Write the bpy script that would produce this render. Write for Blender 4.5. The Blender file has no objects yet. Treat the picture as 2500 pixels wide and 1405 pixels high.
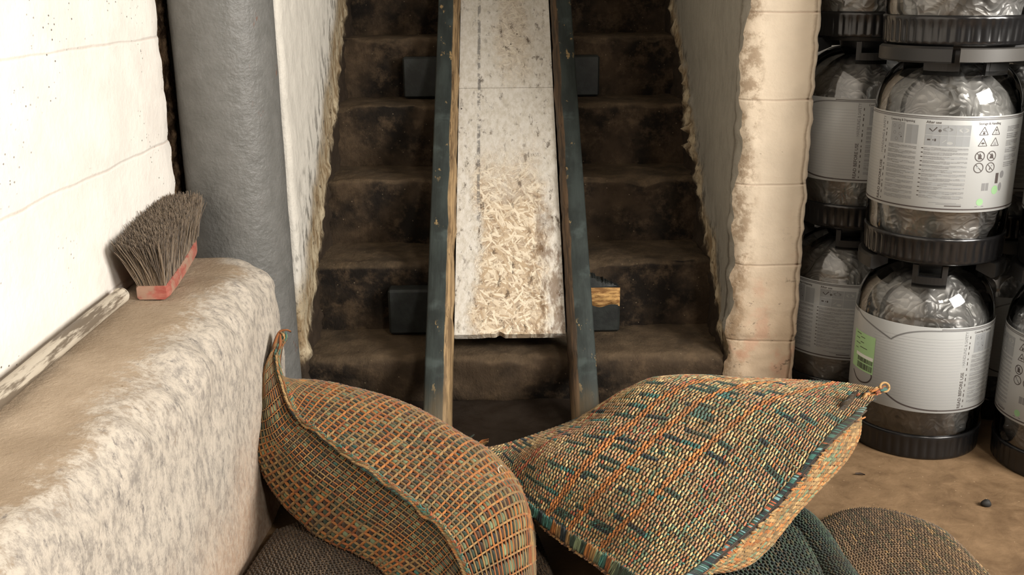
import bpy, math, random
import numpy as np
from mathutils import Matrix, Vector

SC = bpy.context.scene
COL = SC.collection
rng = np.random.default_rng(7)
random.seed(7)
PI = math.pi

# ------------------------------------------------------------------ camera
F_PX, W_PX, H_PX, CAM_H = 2463.8, 2500, 1405, 1.05
def _n(v):
    v = np.array(v, float); return v / np.linalg.norm(v)
CY = _n([(1220 - 1250) / F_PX, (-40 - 702.5) / F_PX, 1])
CZ = -_n([(1330 - 1250) / F_PX, (8880 - 702.5) / F_PX, 1])
CZ = _n(CZ - CY * CZ.dot(CY))
CX = np.cross(CY, CZ)
cam_data = bpy.data.cameras.new('camera')
cam_data.sensor_width = 36; cam_data.lens = F_PX / W_PX * 36
cam_data.clip_start = 0.05
cam = bpy.data.objects.new('camera', cam_data); COL.objects.link(cam)
M = Matrix(((CX[0], -CX[1], -CX[2], 0), (CY[0], -CY[1], -CY[2], 0), (CZ[0], -CZ[1], -CZ[2], CAM_H), (0, 0, 0, 1)))
cam.matrix_world = M
SC.camera = cam

def P(px, py, Y=None, Z=None):
    """the world point seen at a pixel, at a given distance Y or height Z"""
    d = np.array([(px - 1250) / F_PX, (py - 702.5) / F_PX, 1.0])
    w = np.array([d.dot(CX), d.dot(CY), d.dot(CZ)])
    t = Y / w[1] if Y is not None else (Z - CAM_H) / w[2]
    return w * t + np.array([0, 0, CAM_H])

# ------------------------------------------------------------------ light
world = bpy.data.worlds.new('world'); SC.world = world
world.use_nodes = True
world.node_tree.nodes['Background'].inputs[0].default_value = (0.75, 0.85, 1.0, 1)
world.node_tree.nodes['Background'].inputs[1].default_value = 0.6
SC.view_settings.view_transform = 'Standard'
SC.view_settings.look = 'None'
SC.view_settings.exposure = 0.0
SC.view_settings.gamma = 1

def area(name, loc, target, sx, sy, power, col):
    l = bpy.data.lights.new(name, 'AREA'); l.shape = 'RECTANGLE'
    l.size = sx; l.size_y = sy; l.energy = power; l.color = col
    o = bpy.data.objects.new(name, l); COL.objects.link(o)
    o.location = loc
    o.rotation_euler = (Vector(target) - Vector(loc)).to_track_quat('-Z', 'Y').to_euler()
    return o
# daylight through the window in the right wall, and a ceiling lamp behind the camera on the right
area('window_daylight', (2.36, 0.35, 1.62), (-0.3, 1.9, 0.5), 1.3, 1.0, 175, (1.0, 0.955, 0.89))
area('ceiling_lamp_light', (1.25, -1.1, 2.44), (0.2, 2.3, 0.4), 0.4, 0.4, 66, (1.0, 0.93, 0.83))

# ------------------------------------------------------------------ helpers
def lin(c):
    c = np.asarray(c, float)
    return np.where(c <= 0.04045, c / 12.92, ((c + 0.055) / 1.055) ** 2.4)

def hsh(ix, iy, iz, s):
    h = (ix * 374761393 + iy * 668265263 + iz * 2147483647 + s * 974711) & 0xFFFFFFFF
    h = ((h ^ (h >> 13)) * 1274126177) & 0xFFFFFFFF
    h = h ^ (h >> 16)
    return (h & 0xFFFFFF) / 0xFFFFFF
def vnoise(p, s=0):
    p = np.asarray(p, float); i = np.floor(p).astype(np.int64); f = p - i
    f = f * f * (3 - 2 * f); r = 0
    for dx in (0, 1):
        for dy in (0, 1):
            for dz in (0, 1):
                w = (f[..., 0] if dx else 1 - f[..., 0]) * (f[..., 1] if dy else 1 - f[..., 1]) * (f[..., 2] if dz else 1 - f[..., 2])
                r = r + w * hsh(i[..., 0] + dx, i[..., 1] + dy, i[..., 2] + dz, s)
    return r * 2 - 1
def fbm(p, octv=4, s=0, gain=0.5):
    a, r, p = 1.0, 0, np.asarray(p, float)
    for k in range(octv):
        r = r + a * vnoise(p * 2 ** k, s + k); a *= gain
    return r

class MB:
    """collects vertices and faces, with a material slot and a colour per piece"""
    def __init__(s): s.v = []; s.f = []; s.n = 0; s.c = []
    def add(s, v, faces, mi=0, col=None):
        v = np.asarray(v, float).reshape(-1, 3)
        for fa in faces:
            fa = np.asarray(fa, int)
            if fa.size: s.f.append((fa + s.n, mi))
        s.v.append(v); s.n += len(v)
        if col is None: col = (1, 1, 1)
        col = np.asarray(col, float)
        s.c.append(np.broadcast_to(col, (len(v), 3)))
    def build(s, name, mats, parent=None, smooth=True, color=False):
        me = bpy.data.meshes.new(name)
        v = np.concatenate(s.v).astype(np.float32)
        me.vertices.add(len(v)); me.vertices.foreach_set('co', v.ravel())
        lt = np.concatenate([np.full(len(f), f.shape[1]) for f, _ in s.f]).astype(np.int32)
        li = np.concatenate([f.ravel() for f, _ in s.f]).astype(np.int32)
        ls = np.concatenate([[0], np.cumsum(lt)[:-1]]).astype(np.int32)
        mi = np.concatenate([np.full(len(f), m) for f, m in s.f]).astype(np.int32)
        me.loops.add(len(li)); me.loops.foreach_set('vertex_index', li)
        me.polygons.add(len(lt)); me.polygons.foreach_set('loop_start', ls); me.polygons.foreach_set('loop_total', lt)
        me.polygons.foreach_set('material_index', mi)
        me.polygons.foreach_set('use_smooth', np.full(len(lt), smooth))
        if color:
            a = me.color_attributes.new('yarn', 'FLOAT_COLOR', 'POINT')
            c = np.ones((len(v), 4), np.float32); c[:, :3] = np.concatenate(s.c)
            a.data.foreach_set('color', c.ravel())
        me.update(calc_edges=True); me.validate()
        for m in (mats if isinstance(mats, (list, tuple)) else [mats]): me.materials.append(m)
        o = bpy.data.objects.new(name, me); COL.objects.link(o)
        if parent is not None: o.parent = parent
        return o
    # --- shapes
    def grid(s, g, mi=0, col=None, wrap=False, flip=False):
        a, b = g.shape[:2]
        i, j = np.meshgrid(np.arange(a - 1), np.arange(b if wrap else b - 1), indexing='ij')
        j2 = (j + 1) % b
        q = np.stack([i * b + j, (i + 1) * b + j, (i + 1) * b + j2, i * b + j2], -1).reshape(-1, 4)
        if flip: q = q[:, ::-1]
        s.add(g, [q], mi, col)
    def box(s, lo, hi, mi=0, col=None, bev=0.0):
        lo, hi = np.array(lo, float), np.array(hi, float)
        if bev <= 0:
            v = [(x, y, z) for x in (lo[0], hi[0]) for y in (lo[1], hi[1]) for z in (lo[2], hi[2])]
            s.add(v, [[(0, 1, 3, 2), (4, 6, 7, 5), (0, 4, 5, 1), (2, 3, 7, 6), (0, 2, 6, 4), (1, 5, 7, 3)]], mi, col); return
        v = []; idx = {}
        for x in (0, 1):
            for y in (0, 1):
                for z in (0, 1):
                    for k in range(3):
                        c = np.array([(lo, hi)[x][0], (lo, hi)[y][1], (lo, hi)[z][2]])
                        for a in range(3):
                            if a != k: c[a] += bev * (1 if (x, y, z)[a] == 0 else -1)
                        idx[(x, y, z, k)] = len(v); v.append(c)
        q = []; t = []
        for k in range(3):
            a, b = [i for i in range(3) if i != k]
            for sd in (0, 1):
                loop = []
                for (p0, p1) in ((0, 0), (1, 0), (1, 1), (0, 1)):
                    e = [0, 0, 0]; e[k] = sd; e[a] = p0; e[b] = p1; loop.append(idx[(*e, k)])
                if (sd == 0) == (k != 1): loop = loop[::-1]
                q.append(loop)
        for k in range(3):
            a, b = [i for i in range(3) if i != k]
            for p0 in (0, 1):
                for p1 in (0, 1):
                    e0 = [0, 0, 0]; e0[a] = p0; e0[b] = p1; e1 = list(e0); e1[k] = 1
                    q.append([idx[(*e0, a)], idx[(*e1, a)], idx[(*e1, b)], idx[(*e0, b)]])
        for x in (0, 1):
            for y in (0, 1):
                for z in (0, 1): t.append([idx[(x, y, z, k)] for k in range(3)])
        s.add(v, [q, t], mi, col)
    def lathe(s, prof, n=64, mi=0, col=None, c=(0, 0, 0), fn=None):
        prof = np.array(prof, float); a = np.linspace(0, 2 * PI, n, endpoint=False)
        r = prof[:, 0][:, None] * np.ones(n); z = prof[:, 1][:, None] * np.ones(n)
        if fn: r, z = fn(r, z, np.broadcast_to(a, r.shape))
        g = np.stack([c[0] + r * np.sin(a), c[1] - r * np.cos(a), c[2] + z], -1)
        s.grid(g, mi, col, wrap=True, flip=True)
    def tube(s, pts, rad, n=6, mi=0, col=None, cap=True):
        pts = np.asarray(pts, float); m = len(pts)
        rad = np.broadcast_to(np.asarray(rad, float), (m,))
        t = np.gradient(pts, axis=0); t /= np.linalg.norm(t, axis=1, keepdims=True) + 1e-12
        ref = np.array([0, 0, 1.0]) if abs(t[0][2]) < 0.9 else np.array([1.0, 0, 0])
        a = np.cross(t, ref); a /= np.linalg.norm(a, axis=1, keepdims=True) + 1e-12
        b = np.cross(t, a)
        th = np.linspace(0, 2 * PI, n, endpoint=False)
        g = pts[:, None] + rad[:, None, None] * (np.cos(th)[None, :, None] * a[:, None] + np.sin(th)[None, :, None] * b[:, None])
        if col is not None and np.ndim(col) == 2: col = np.repeat(np.asarray(col), n, axis=0)
        base = s.n
        s.grid(g, mi, col, wrap=True)
        if cap:
            s.f.append((np.array([np.arange(n)[::-1] + base]), mi)); s.f.append((np.array([np.arange(n) + base + (m - 1) * n]), mi))

RINGS = np.array([(-.72, .78), (0, 1.0), (.72, .78)])
def capsules(mb, C, A, N, w, h, col, mi=0, sides=5):
    """many little yarn floats at once: centres C, half axes A, normals N, half widths w, half heights h"""
    C, A, N = (np.asarray(x, float) for x in (C, A, N)); n = len(C)
    if n == 0: return
    B = np.cross(N, A); B /= np.linalg.norm(B, axis=1, keepdims=True) + 1e-12
    w = np.broadcast_to(w, (n,)); h = np.broadcast_to(h, (n,))
    th = np.linspace(0, 2 * PI, sides, endpoint=False) + PI / 2
    V = [C - 1.08 * A]
    for a, r in RINGS:
        for t in th:
            V.append(C + a * A + B * (r * math.cos(t) * w)[:, None] + N * (r * math.sin(t) * h)[:, None])
    V.append(C + 1.08 * A)
    V = np.stack(V, 1); k = V.shape[1]
    q, t3 = [], []
    for r in range(2):
        for j in range(sides):
            a, b = 1 + r * sides + j, 1 + r * sides + (j + 1) % sides
            q.append((a, b, b + sides, a + sides))
    for j in range(sides):
        t3.append((0, 1 + (j + 1) % sides, 1 + j)); a = 1 + 2 * sides
        t3.append((k - 1, a + j, a + (j + 1) % sides))
    off = (np.arange(n) * k)[:, None, None]
    Q = (np.array(q)[None] + off).reshape(-1, 4); T = (np.array(t3)[None] + off).reshape(-1, 3)
    mb.add(V.reshape(-1, 3), [Q, T], mi, np.repeat(np.asarray(col, float), k, axis=0))

def empty(name, loc, label, cat, group=None, kind=None):
    o = bpy.data.objects.new(name, None); COL.objects.link(o); o.location = loc
    o.empty_display_size = 0.05
    return tag(o, label, cat, group, kind)
def tag(o, label=None, cat=None, group=None, kind=None):
    if label: o['label'] = label
    if cat: o['category'] = cat
    if group: o['group'] = group
    if kind: o['kind'] = kind
    return o
def structure(o, label, cat):
    return tag(o, label, cat, kind='structure')

# ------------------------------------------------------------------ materials
class NT:
    def __init__(s, name):
        s.m = bpy.data.materials.new(name); s.m.use_nodes = True
        s.t = s.m.node_tree; s.b = s.t.nodes['Principled BSDF']
    def n(s, typ, ins=None, **kw):
        nd = s.t.nodes.new(typ)
        for k, v in kw.items(): setattr(nd, k, v)
        for k, v in (ins or {}).items():
            if isinstance(v, bpy.types.NodeSocket): s.t.links.new(v, nd.inputs[k])
            else: nd.inputs[k].default_value = v
        return nd
    def link(s, a, b): s.t.links.new(a, b)
    def pos(s): return s.n('ShaderNodeNewGeometry').outputs['Position']
    def noise(s, vec, scale, detail=4, rough=0.55, dist=0.0):
        return s.n('ShaderNodeTexNoise', {'Vector': vec, 'Scale': scale, 'Detail': detail, 'Roughness': rough, 'Distortion': dist}).outputs['Fac']
    def voro(s, vec, scale, feat='F1'):
        return s.n('ShaderNodeTexVoronoi', {'Vector': vec, 'Scale': scale}, feature=feat).outputs['Distance']
    def scalev(s, vec, sc):
        return s.n('ShaderNodeVectorMath', {0: vec, 1: sc}, operation='MULTIPLY').outputs[0]
    def math(s, op, a, b=0.0, c=0.0, clamp=False):
        return s.n('ShaderNodeMath', {0: a, 1: b, 2: c}, operation=op, use_clamp=clamp).outputs[0]
    def ramp(s, fac, lo, hi, a=0.0, b=1.0):
        return s.n('ShaderNodeMapRange', {'Value': fac, 'From Min': lo, 'From Max': hi, 'To Min': a, 'To Max': b}, interpolation_type='SMOOTHSTEP').outputs[0]
    def mix(s, fac, a, b, blend='MIX'):
        nd = s.n('ShaderNodeMix', data_type='RGBA', blend_type=blend, clamp_factor=True)
        for i, v in ((0, fac), (6, a), (7, b)):
            if isinstance(v, bpy.types.NodeSocket): s.link(v, nd.inputs[i])
            else: nd.inputs[i].default_value = (*lin(v), 1) if i else v
        return nd.outputs[2]
    def sep(s, vec):
        return s.n('ShaderNodeSeparateXYZ', {0: vec}).outputs
    def bump(s, h, strength=0.5, dist=0.01, nrm=None):
        ins = {'Height': h, 'Strength': strength, 'Distance': dist}
        if nrm is not None: ins['Normal'] = nrm
        return s.n('ShaderNodeBump', ins).outputs[0]
    def done(s, color=None, rough=0.8, normal=None, metal=0.0, spec=0.5):
        b = s.b
        if color is not None:
            if isinstance(color, bpy.types.NodeSocket): s.link(color, b.inputs['Base Color'])
            else: b.inputs['Base Color'].default_value = (*lin(color), 1)
        if isinstance(rough, bpy.types.NodeSocket): s.link(rough, b.inputs['Roughness'])
        else: b.inputs['Roughness'].default_value = rough
        b.inputs['Metallic'].default_value = metal
        b.inputs['Specular IOR Level'].default_value = spec
        if normal is not None: s.link(normal, b.inputs['Normal'])
        return s.m

def plain(name, col, rough=0.6, metal=0.0, spec=0.5):
    return NT(name).done(col, rough, metal=metal, spec=spec)

SLOPE, NOSE_Y = 0.826, 2.30            # the line through the step noses: z = SLOPE * (y - NOSE_Y)

def mat_blockwall(name, z0, pitch, base, low_dirt=False, specks=0.5):
    t = NT(name); p = t.pos(); x, y, z = t.sep(p)
    zz = t.math('MULTIPLY_ADD', t.noise(p, 6, 2), 0.012, z)
    fr = t.math('FRACT', t.math('MULTIPLY_ADD', zz, 1 / pitch, 0.5 - z0 / pitch))
    d = t.math('ABSOLUTE', t.math('SUBTRACT', fr, 0.5))
    joint = t.ramp(d, 0.0, 0.022)
    rough_n = t.noise(p, 55, 6, 0.65); big = t.noise(p, 9, 4)
    pits = t.ramp(t.voro(t.scalev(p, (1, 1, 1.6)), 52), 0.07, 0.15)
    pm = t.ramp(t.noise(p, 5, 2), 0.60 - 0.16 * specks, 0.72 - 0.10 * specks)
    pit = t.math('MULTIPLY', t.math('SUBTRACT', 1.0, pits), pm)
    col = t.mix(t.ramp(big, 0.35, 0.7), base, tuple(c * 0.95 for c in base))
    line = t.math('MULTIPLY', t.math('SUBTRACT', 1.0, t.ramp(d, 0.0, 0.012)), t.ramp(t.noise(p, 4, 3), 0.35, 0.7))
    col = t.mix(t.math('MULTIPLY', line, 0.40), col, (0.70, 0.56, 0.48))
    col = t.mix(t.math('MULTIPLY', pit, 0.85), col, (0.23, 0.19, 0.16))
    if low_dirt:
        low = t.ramp(t.math('ADD', z, t.math('MULTIPLY', t.noise(p, 7, 4), 0.35)), 0.72, 0.30)
        cor = t.math('MULTIPLY', t.ramp(t.math('ADD', x, t.math('MULTIPLY', big, 0.04)), 0.655, 0.615), t.ramp(t.noise(p, 26, 6, 0.7), 0.45, 0.60))
        col = t.mix(t.math('MULTIPLY', cor, 0.7), col, (0.56, 0.47, 0.37))
        chips = t.ramp(t.noise(t.scalev(p, (1, 1, 1.5)), 30, 5, 0.7), 0.60, 0.68)
        col = t.mix(t.math('MULTIPLY', low, 0.55), col, (0.72, 0.60, 0.47))
        pink = t.math('MULTIPLY', t.ramp(t.noise(p, 16, 3), 0.52, 0.66), low)
        col = t.mix(t.math('MULTIPLY', pink, 0.42), col, (0.78, 0.57, 0.47))
        col = t.mix(t.math('MULTIPLY', t.math('MULTIPLY', chips, low), 0.8), col, (0.42, 0.36, 0.30))
    h = t.math('ADD', t.math('MULTIPLY', joint, 0.45), t.math('MULTIPLY', rough_n, 0.55))
    h = t.math('SUBTRACT', h, t.math('MULTIPLY', pit, 0.8))
    return t.done(col, 0.75, t.bump(h, 0.55, 0.008), spec=0.3)

def mat_stairwall(name, shade, band=1.0):
    t = NT(name); p = t.pos(); x, y, z = t.sep(p)
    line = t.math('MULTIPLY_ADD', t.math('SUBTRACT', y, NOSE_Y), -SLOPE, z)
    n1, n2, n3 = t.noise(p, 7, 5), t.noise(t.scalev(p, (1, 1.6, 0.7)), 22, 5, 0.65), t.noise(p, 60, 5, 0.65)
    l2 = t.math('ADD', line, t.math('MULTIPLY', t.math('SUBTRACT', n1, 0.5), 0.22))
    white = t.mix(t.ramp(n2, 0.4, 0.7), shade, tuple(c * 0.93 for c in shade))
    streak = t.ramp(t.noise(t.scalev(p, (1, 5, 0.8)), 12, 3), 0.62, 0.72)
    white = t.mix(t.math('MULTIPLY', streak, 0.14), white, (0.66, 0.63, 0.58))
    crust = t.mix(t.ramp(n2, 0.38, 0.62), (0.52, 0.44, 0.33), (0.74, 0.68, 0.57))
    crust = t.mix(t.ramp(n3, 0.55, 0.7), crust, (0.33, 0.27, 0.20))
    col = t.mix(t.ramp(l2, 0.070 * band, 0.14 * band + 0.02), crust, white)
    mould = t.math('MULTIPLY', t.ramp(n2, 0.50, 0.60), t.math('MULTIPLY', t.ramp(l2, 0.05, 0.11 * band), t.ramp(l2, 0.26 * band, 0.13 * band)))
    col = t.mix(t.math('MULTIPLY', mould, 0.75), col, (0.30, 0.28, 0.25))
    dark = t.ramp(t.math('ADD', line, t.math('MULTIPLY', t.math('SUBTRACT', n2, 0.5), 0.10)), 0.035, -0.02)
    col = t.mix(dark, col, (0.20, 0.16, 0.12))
    return t.done(col, 0.8, t.bump(t.math('ADD', n3, t.math('MULTIPLY', n2, 0.8)), 0.45, 0.008), spec=0.25)

def mat_steps():
    t = NT('dark grimy step concrete'); p = t.pos()
    a, b, c = t.noise(p, 5, 5, 0.6), t.noise(p, 17, 8, 0.74, 0.0), t.noise(t.scalev(p, (1.7, 1, 0.8)), 34, 6, 0.72)
    col = t.mix(t.ramp(a, 0.40, 0.62), (0.095, 0.076, 0.058), (0.25, 0.202, 0.152))
    col = t.mix(t.math('MULTIPLY', t.ramp(b, 0.46, 0.68), 0.65), col, (0.36, 0.295, 0.225))
    col = t.mix(t.math('MULTIPLY', t.ramp(c, 0.54, 0.75), 0.5), col, (0.09, 0.07, 0.055))
    sp = t.ramp(t.voro(p, 42), 0.10, 0.02)
    col = t.mix(t.math('MULTIPLY', sp, 0.5), col, (0.62, 0.55, 0.45))
    # trodden dust, in patches where feet and barrels rub
    nz = t.sep(t.n('ShaderNodeNewGeometry').outputs['Normal'])[2]
    dust = t.math('MULTIPLY', t.ramp(nz, 0.3, 0.9), t.ramp(b, 0.2, 0.7, 0.35, 1.0))
    col = t.mix(t.math('MULTIPLY', dust, 0.5), col, (0.43, 0.365, 0.285))
    return t.done(col, 0.85, t.bump(t.math('ADD', b, t.math('MULTIPLY', c, 0.8)), 0.55, 0.010), spec=0.2)

def mat_ledge():
    t = NT('flaking limewashed ledge'); p = t.pos(); x, y, z = t.sep(p)
    n1 = t.noise(p, 7, 5); st = t.noise(t.scalev(p, (1.25, 1.3, 0.9)), 44, 8, 0.78); f = t.noise(p, 90, 4, 0.7)
    top = t.mix(t.ramp(n1, 0.35, 0.7), (0.61, 0.54, 0.455), (0.70, 0.63, 0.545))
    top = t.mix(t.math('MULTIPLY', t.ramp(t.voro(p, 60), 0.16, 0.05), t.ramp(f, 0.5, 0.7)), top, (0.33, 0.27, 0.21))
    side = t.mix(t.ramp(st, 0.33, 0.60), (0.55, 0.525, 0.495), (0.755, 0.715, 0.66))
    side = t.mix(t.math('MULTIPLY', t.ramp(t.noise(t.scalev(p, (1.5, 1.7, 0.7)), 30, 6, 0.75), 0.56, 0.68), 0.8), side, (0.40, 0.385, 0.38))
    low = t.ramp(t.math('ADD', z, t.math('MULTIPLY', n1, 0.3)), 0.46, 0.16)
    side = t.mix(t.math('MULTIPLY', low, 0.65), side, (0.72, 0.61, 0.51))
    side = t.mix(t.math('MULTIPLY', t.math('MULTIPLY', low, t.ramp(f, 0.42, 0.6)), 0.5), side, (0.63, 0.50, 0.40))
    edge = t.math('ADD', t.math('MULTIPLY_ADD', x, 1.0, 0.565), t.math('ADD', t.math('MULTIPLY', t.math('SUBTRACT', n1, 0.5), 0.16), t.math('MULTIPLY', t.math('SUBTRACT', st, 0.5), 0.22)))
    endw = t.ramp(t.math('ADD', y, t.math('MULTIPLY', n1, 0.3)), 2.13, 2.22)
    m = t.math('MAXIMUM', t.ramp(edge, -0.02, 0.04), t.math('MULTIPLY', endw, t.ramp(x, -0.62, -0.58)))
    col = t.mix(m, top, side)
    return t.done(col, 0.85, t.bump(t.math('ADD', t.math('MULTIPLY', st, 0.5), f), 0.5, 0.007), spec=0.2)

def mat_floor():
    t = NT('trodden earth brown floor'); p = t.pos()
    a, b, c = t.noise(p, 2.2, 4), t.noise(p, 18, 6, 0.65, 0.4), t.noise(p, 110, 4, 0.7)
    col = t.mix(t.ramp(a, 0.35, 0.65), (0.40, 0.315, 0.225), (0.49, 0.395, 0.29))
    col = t.mix(t.math('MULTIPLY', t.ramp(b, 0.45, 0.7), 0.5), col, (0.56, 0.455, 0.34))
    col = t.mix(t.math('MULTIPLY', t.ramp(b, 0.5, 0.3), 0.5), col, (0.32, 0.245, 0.175))
    col = t.mix(t.math('MULTIPLY', t.ramp(t.voro(p, 55), 0.09, 0.03), 0.7), col, (0.74, 0.64, 0.52))
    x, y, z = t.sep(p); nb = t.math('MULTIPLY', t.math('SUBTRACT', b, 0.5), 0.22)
    front_dark = t.math('MULTIPLY', t.ramp(t.math('ADD', y, nb), 1.82, 2.02), t.ramp(t.math('ADD', x, nb), 0.66, 0.50))
    col = t.mix(t.math('MULTIPLY', front_dark, 0.94), col, (0.115, 0.09, 0.07))  # floor colour darkened to a near black in front of the steps
    return t.done(col, t.ramp(b, 0.3, 0.7, 0.55, 0.8), t.bump(t.math('ADD', b, t.math('MULTIPLY', c, 0.4)), 0.35, 0.006), spec=0.3)

def mat_pipe():
    t = NT('thick grey gloss paint'); p = t.pos(); x, y, z = t.sep(p)
    n = t.noise(p, 115, 3, 0.55); v = t.noise(p, 34, 4, 0.5)
    rust = t.math('MULTIPLY', t.ramp(t.noise(t.scalev(p, (1, 1, 0.6)), 26, 4, 0.7), 0.64, 0.72), t.ramp(x, -0.55, -0.515))
    col = t.mix(t.ramp(v, 0.3, 0.7), (0.38, 0.378, 0.365), (0.415, 0.412, 0.40))
    col = t.mix(rust, col, (0.42, 0.27, 0.20))
    return t.done(col, 0.5, t.bump(t.math('ADD', n, v), 0.45, 0.005), spec=0.4)

def mat_board():
    t = NT('worn white painted chipboard'); tc = t.n('ShaderNodeTexCoord').outputs['Object']
    x, y, z = t.sep(tc)        # local: x across, y up the slope
    best = bright = None
    wob = t.math('MULTIPLY', t.math('SUBTRACT', t.noise(tc, 22, 2), 0.5), 0.012)
    for k, (a, sx, sy) in enumerate(((10, 170, 27), (48, 150, 30), (-35, 175, 26), (80, 150, 30), (-68, 160, 28), (25, 190, 30))):
        ca, sa = math.cos(math.radians(a)), math.sin(math.radians(a))
        lx = t.math('ADD', t.math('ADD', t.math('MULTIPLY', x, ca), t.math('MULTIPLY', y, sa)), wob); ly = t.math('SUBTRACT', t.math('MULTIPLY', y, ca), t.math('MULTIPLY', x, sa))
        vo = t.n('ShaderNodeTexVoronoi', {'Vector': t.n('ShaderNodeCombineXYZ', {0: t.math('MULTIPLY', lx, float(sx)), 1: t.math('MULTIPLY', ly, float(sy)), 2: 3.7 * k}).outputs[0], 'Scale': 1.0}, feature='F1')
        cc = t.sep(vo.outputs['Color']); pr = t.math('SUBTRACT', cc[0], t.math('MULTIPLY', vo.outputs['Distance'], 0.35))
        if best is None: best, bright = pr, cc[1]
        else:
            gt = t.math('GREATER_THAN', pr, best)
            bright = t.math('ADD', t.math('MULTIPLY', gt, cc[1]), t.math('MULTIPLY', t.math('SUBTRACT', 1.0, gt), bright)); best = t.math('MAXIMUM', best, pr)
    strand = t.math('ADD', t.math('MULTIPLY', bright, 0.6), t.math('MULTIPLY', best, 0.4))
    grain = t.noise(t.scalev(tc, (1, 0.5, 1)), 80, 6, 0.75)
    bx = t.math('ADD', x, t.math('MULTIPLY', t.math('SUBTRACT', t.noise(tc, 9, 3), 0.5), 0.10))
    ragged = t.math('MULTIPLY', t.math('SUBTRACT', t.noise(t.scalev(tc, (1, 0.6, 1)), 60, 4, 0.7), 0.5), 0.30)
    bx = t.math('ADD', bx, t.math('MULTIPLY', ragged, 0.20))
    by = t.math('ADD', t.math('ADD', y, ragged), t.math('MULTIPLY', t.math('SUBTRACT', t.noise(tc, 7, 3), 0.5), 0.25))
    worn = t.math('MULTIPLY', t.math('MULTIPLY', t.ramp(bx, -0.105, -0.065), t.ramp(bx, 0.125, 0.075)), t.ramp(by, 0.98, 0.62))
    up = t.math('MULTIPLY', t.math('MULTIPLY', t.ramp(bx, -0.04, 0.0), t.ramp(bx, 0.10, 0.05)), t.ramp(by, 1.10, 1.25))
    worn = t.math('MAXIMUM', worn, t.math('MULTIPLY', up, 0.45))
    paint = t.mix(t.ramp(grain, 0.35, 0.7), (0.85, 0.83, 0.795), (0.76, 0.73, 0.675))
    bare = t.mix(t.ramp(bright, 0.0, 0.9), (0.70, 0.605, 0.485), (0.90, 0.845, 0.75))
    bare = t.mix(t.math('MULTIPLY', t.ramp(best, 0.66, 0.50), 0.6), bare, (0.50, 0.385, 0.275))
    col = t.mix(t.math('MULTIPLY', worn, 0.9), paint, bare)
    dirt = t.math('MULTIPLY', t.ramp(t.noise(t.scalev(tc, (1, 0.45, 1)), 46, 6, 0.75), 0.54, 0.66), t.ramp(t.noise(t.scalev(tc, (1, 0.4, 1)), 9, 3), 0.34, 0.55))
    col = t.mix(t.math('MULTIPLY', dirt, 0.85), col, (0.27, 0.20, 0.14))
    side = t.math('MULTIPLY', t.math('MULTIPLY', t.ramp(bx, 0.03, 0.075), t.ramp(by, 0.85, 0.45)), t.ramp(t.noise(t.scalev(tc, (1, 0.35, 1)), 28, 5, 0.7), 0.44, 0.6))
    col = t.mix(t.math('MULTIPLY', side, 0.75), col, (0.40, 0.30, 0.20))
    # the grey runner mark near the left edge
    mk = t.math('ABSOLUTE', t.math('ADD', x, t.math('ADD', 0.083, t.math('MULTIPLY', t.math('SUBTRACT', t.noise(tc, 30, 3), 0.5), 0.006))))
    mark = t.math('MULTIPLY', t.ramp(mk, 0.006, 0.003), t.math('MULTIPLY', t.ramp(t.noise(tc, 34, 4, 0.7), 0.42, 0.56), t.ramp(y, 0.50, 0.64)))
    col = t.mix(t.math('MULTIPLY', mark, 0.75), col, (0.42, 0.41, 0.40))
    spk = t.ramp(t.voro(tc, 24), 0.075, 0.045)
    col = t.mix(t.math('MULTIPLY', spk, t.ramp(t.noise(tc, 6, 2), 0.5, 0.6)), col, (0.16, 0.11, 0.08))
    h = t.math('ADD', t.math('MULTIPLY', t.math('MULTIPLY', strand, worn), 2.2), grain)
    return t.done(col, 0.75, t.bump(h, 0.6, 0.004), spec=0.25)

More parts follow.
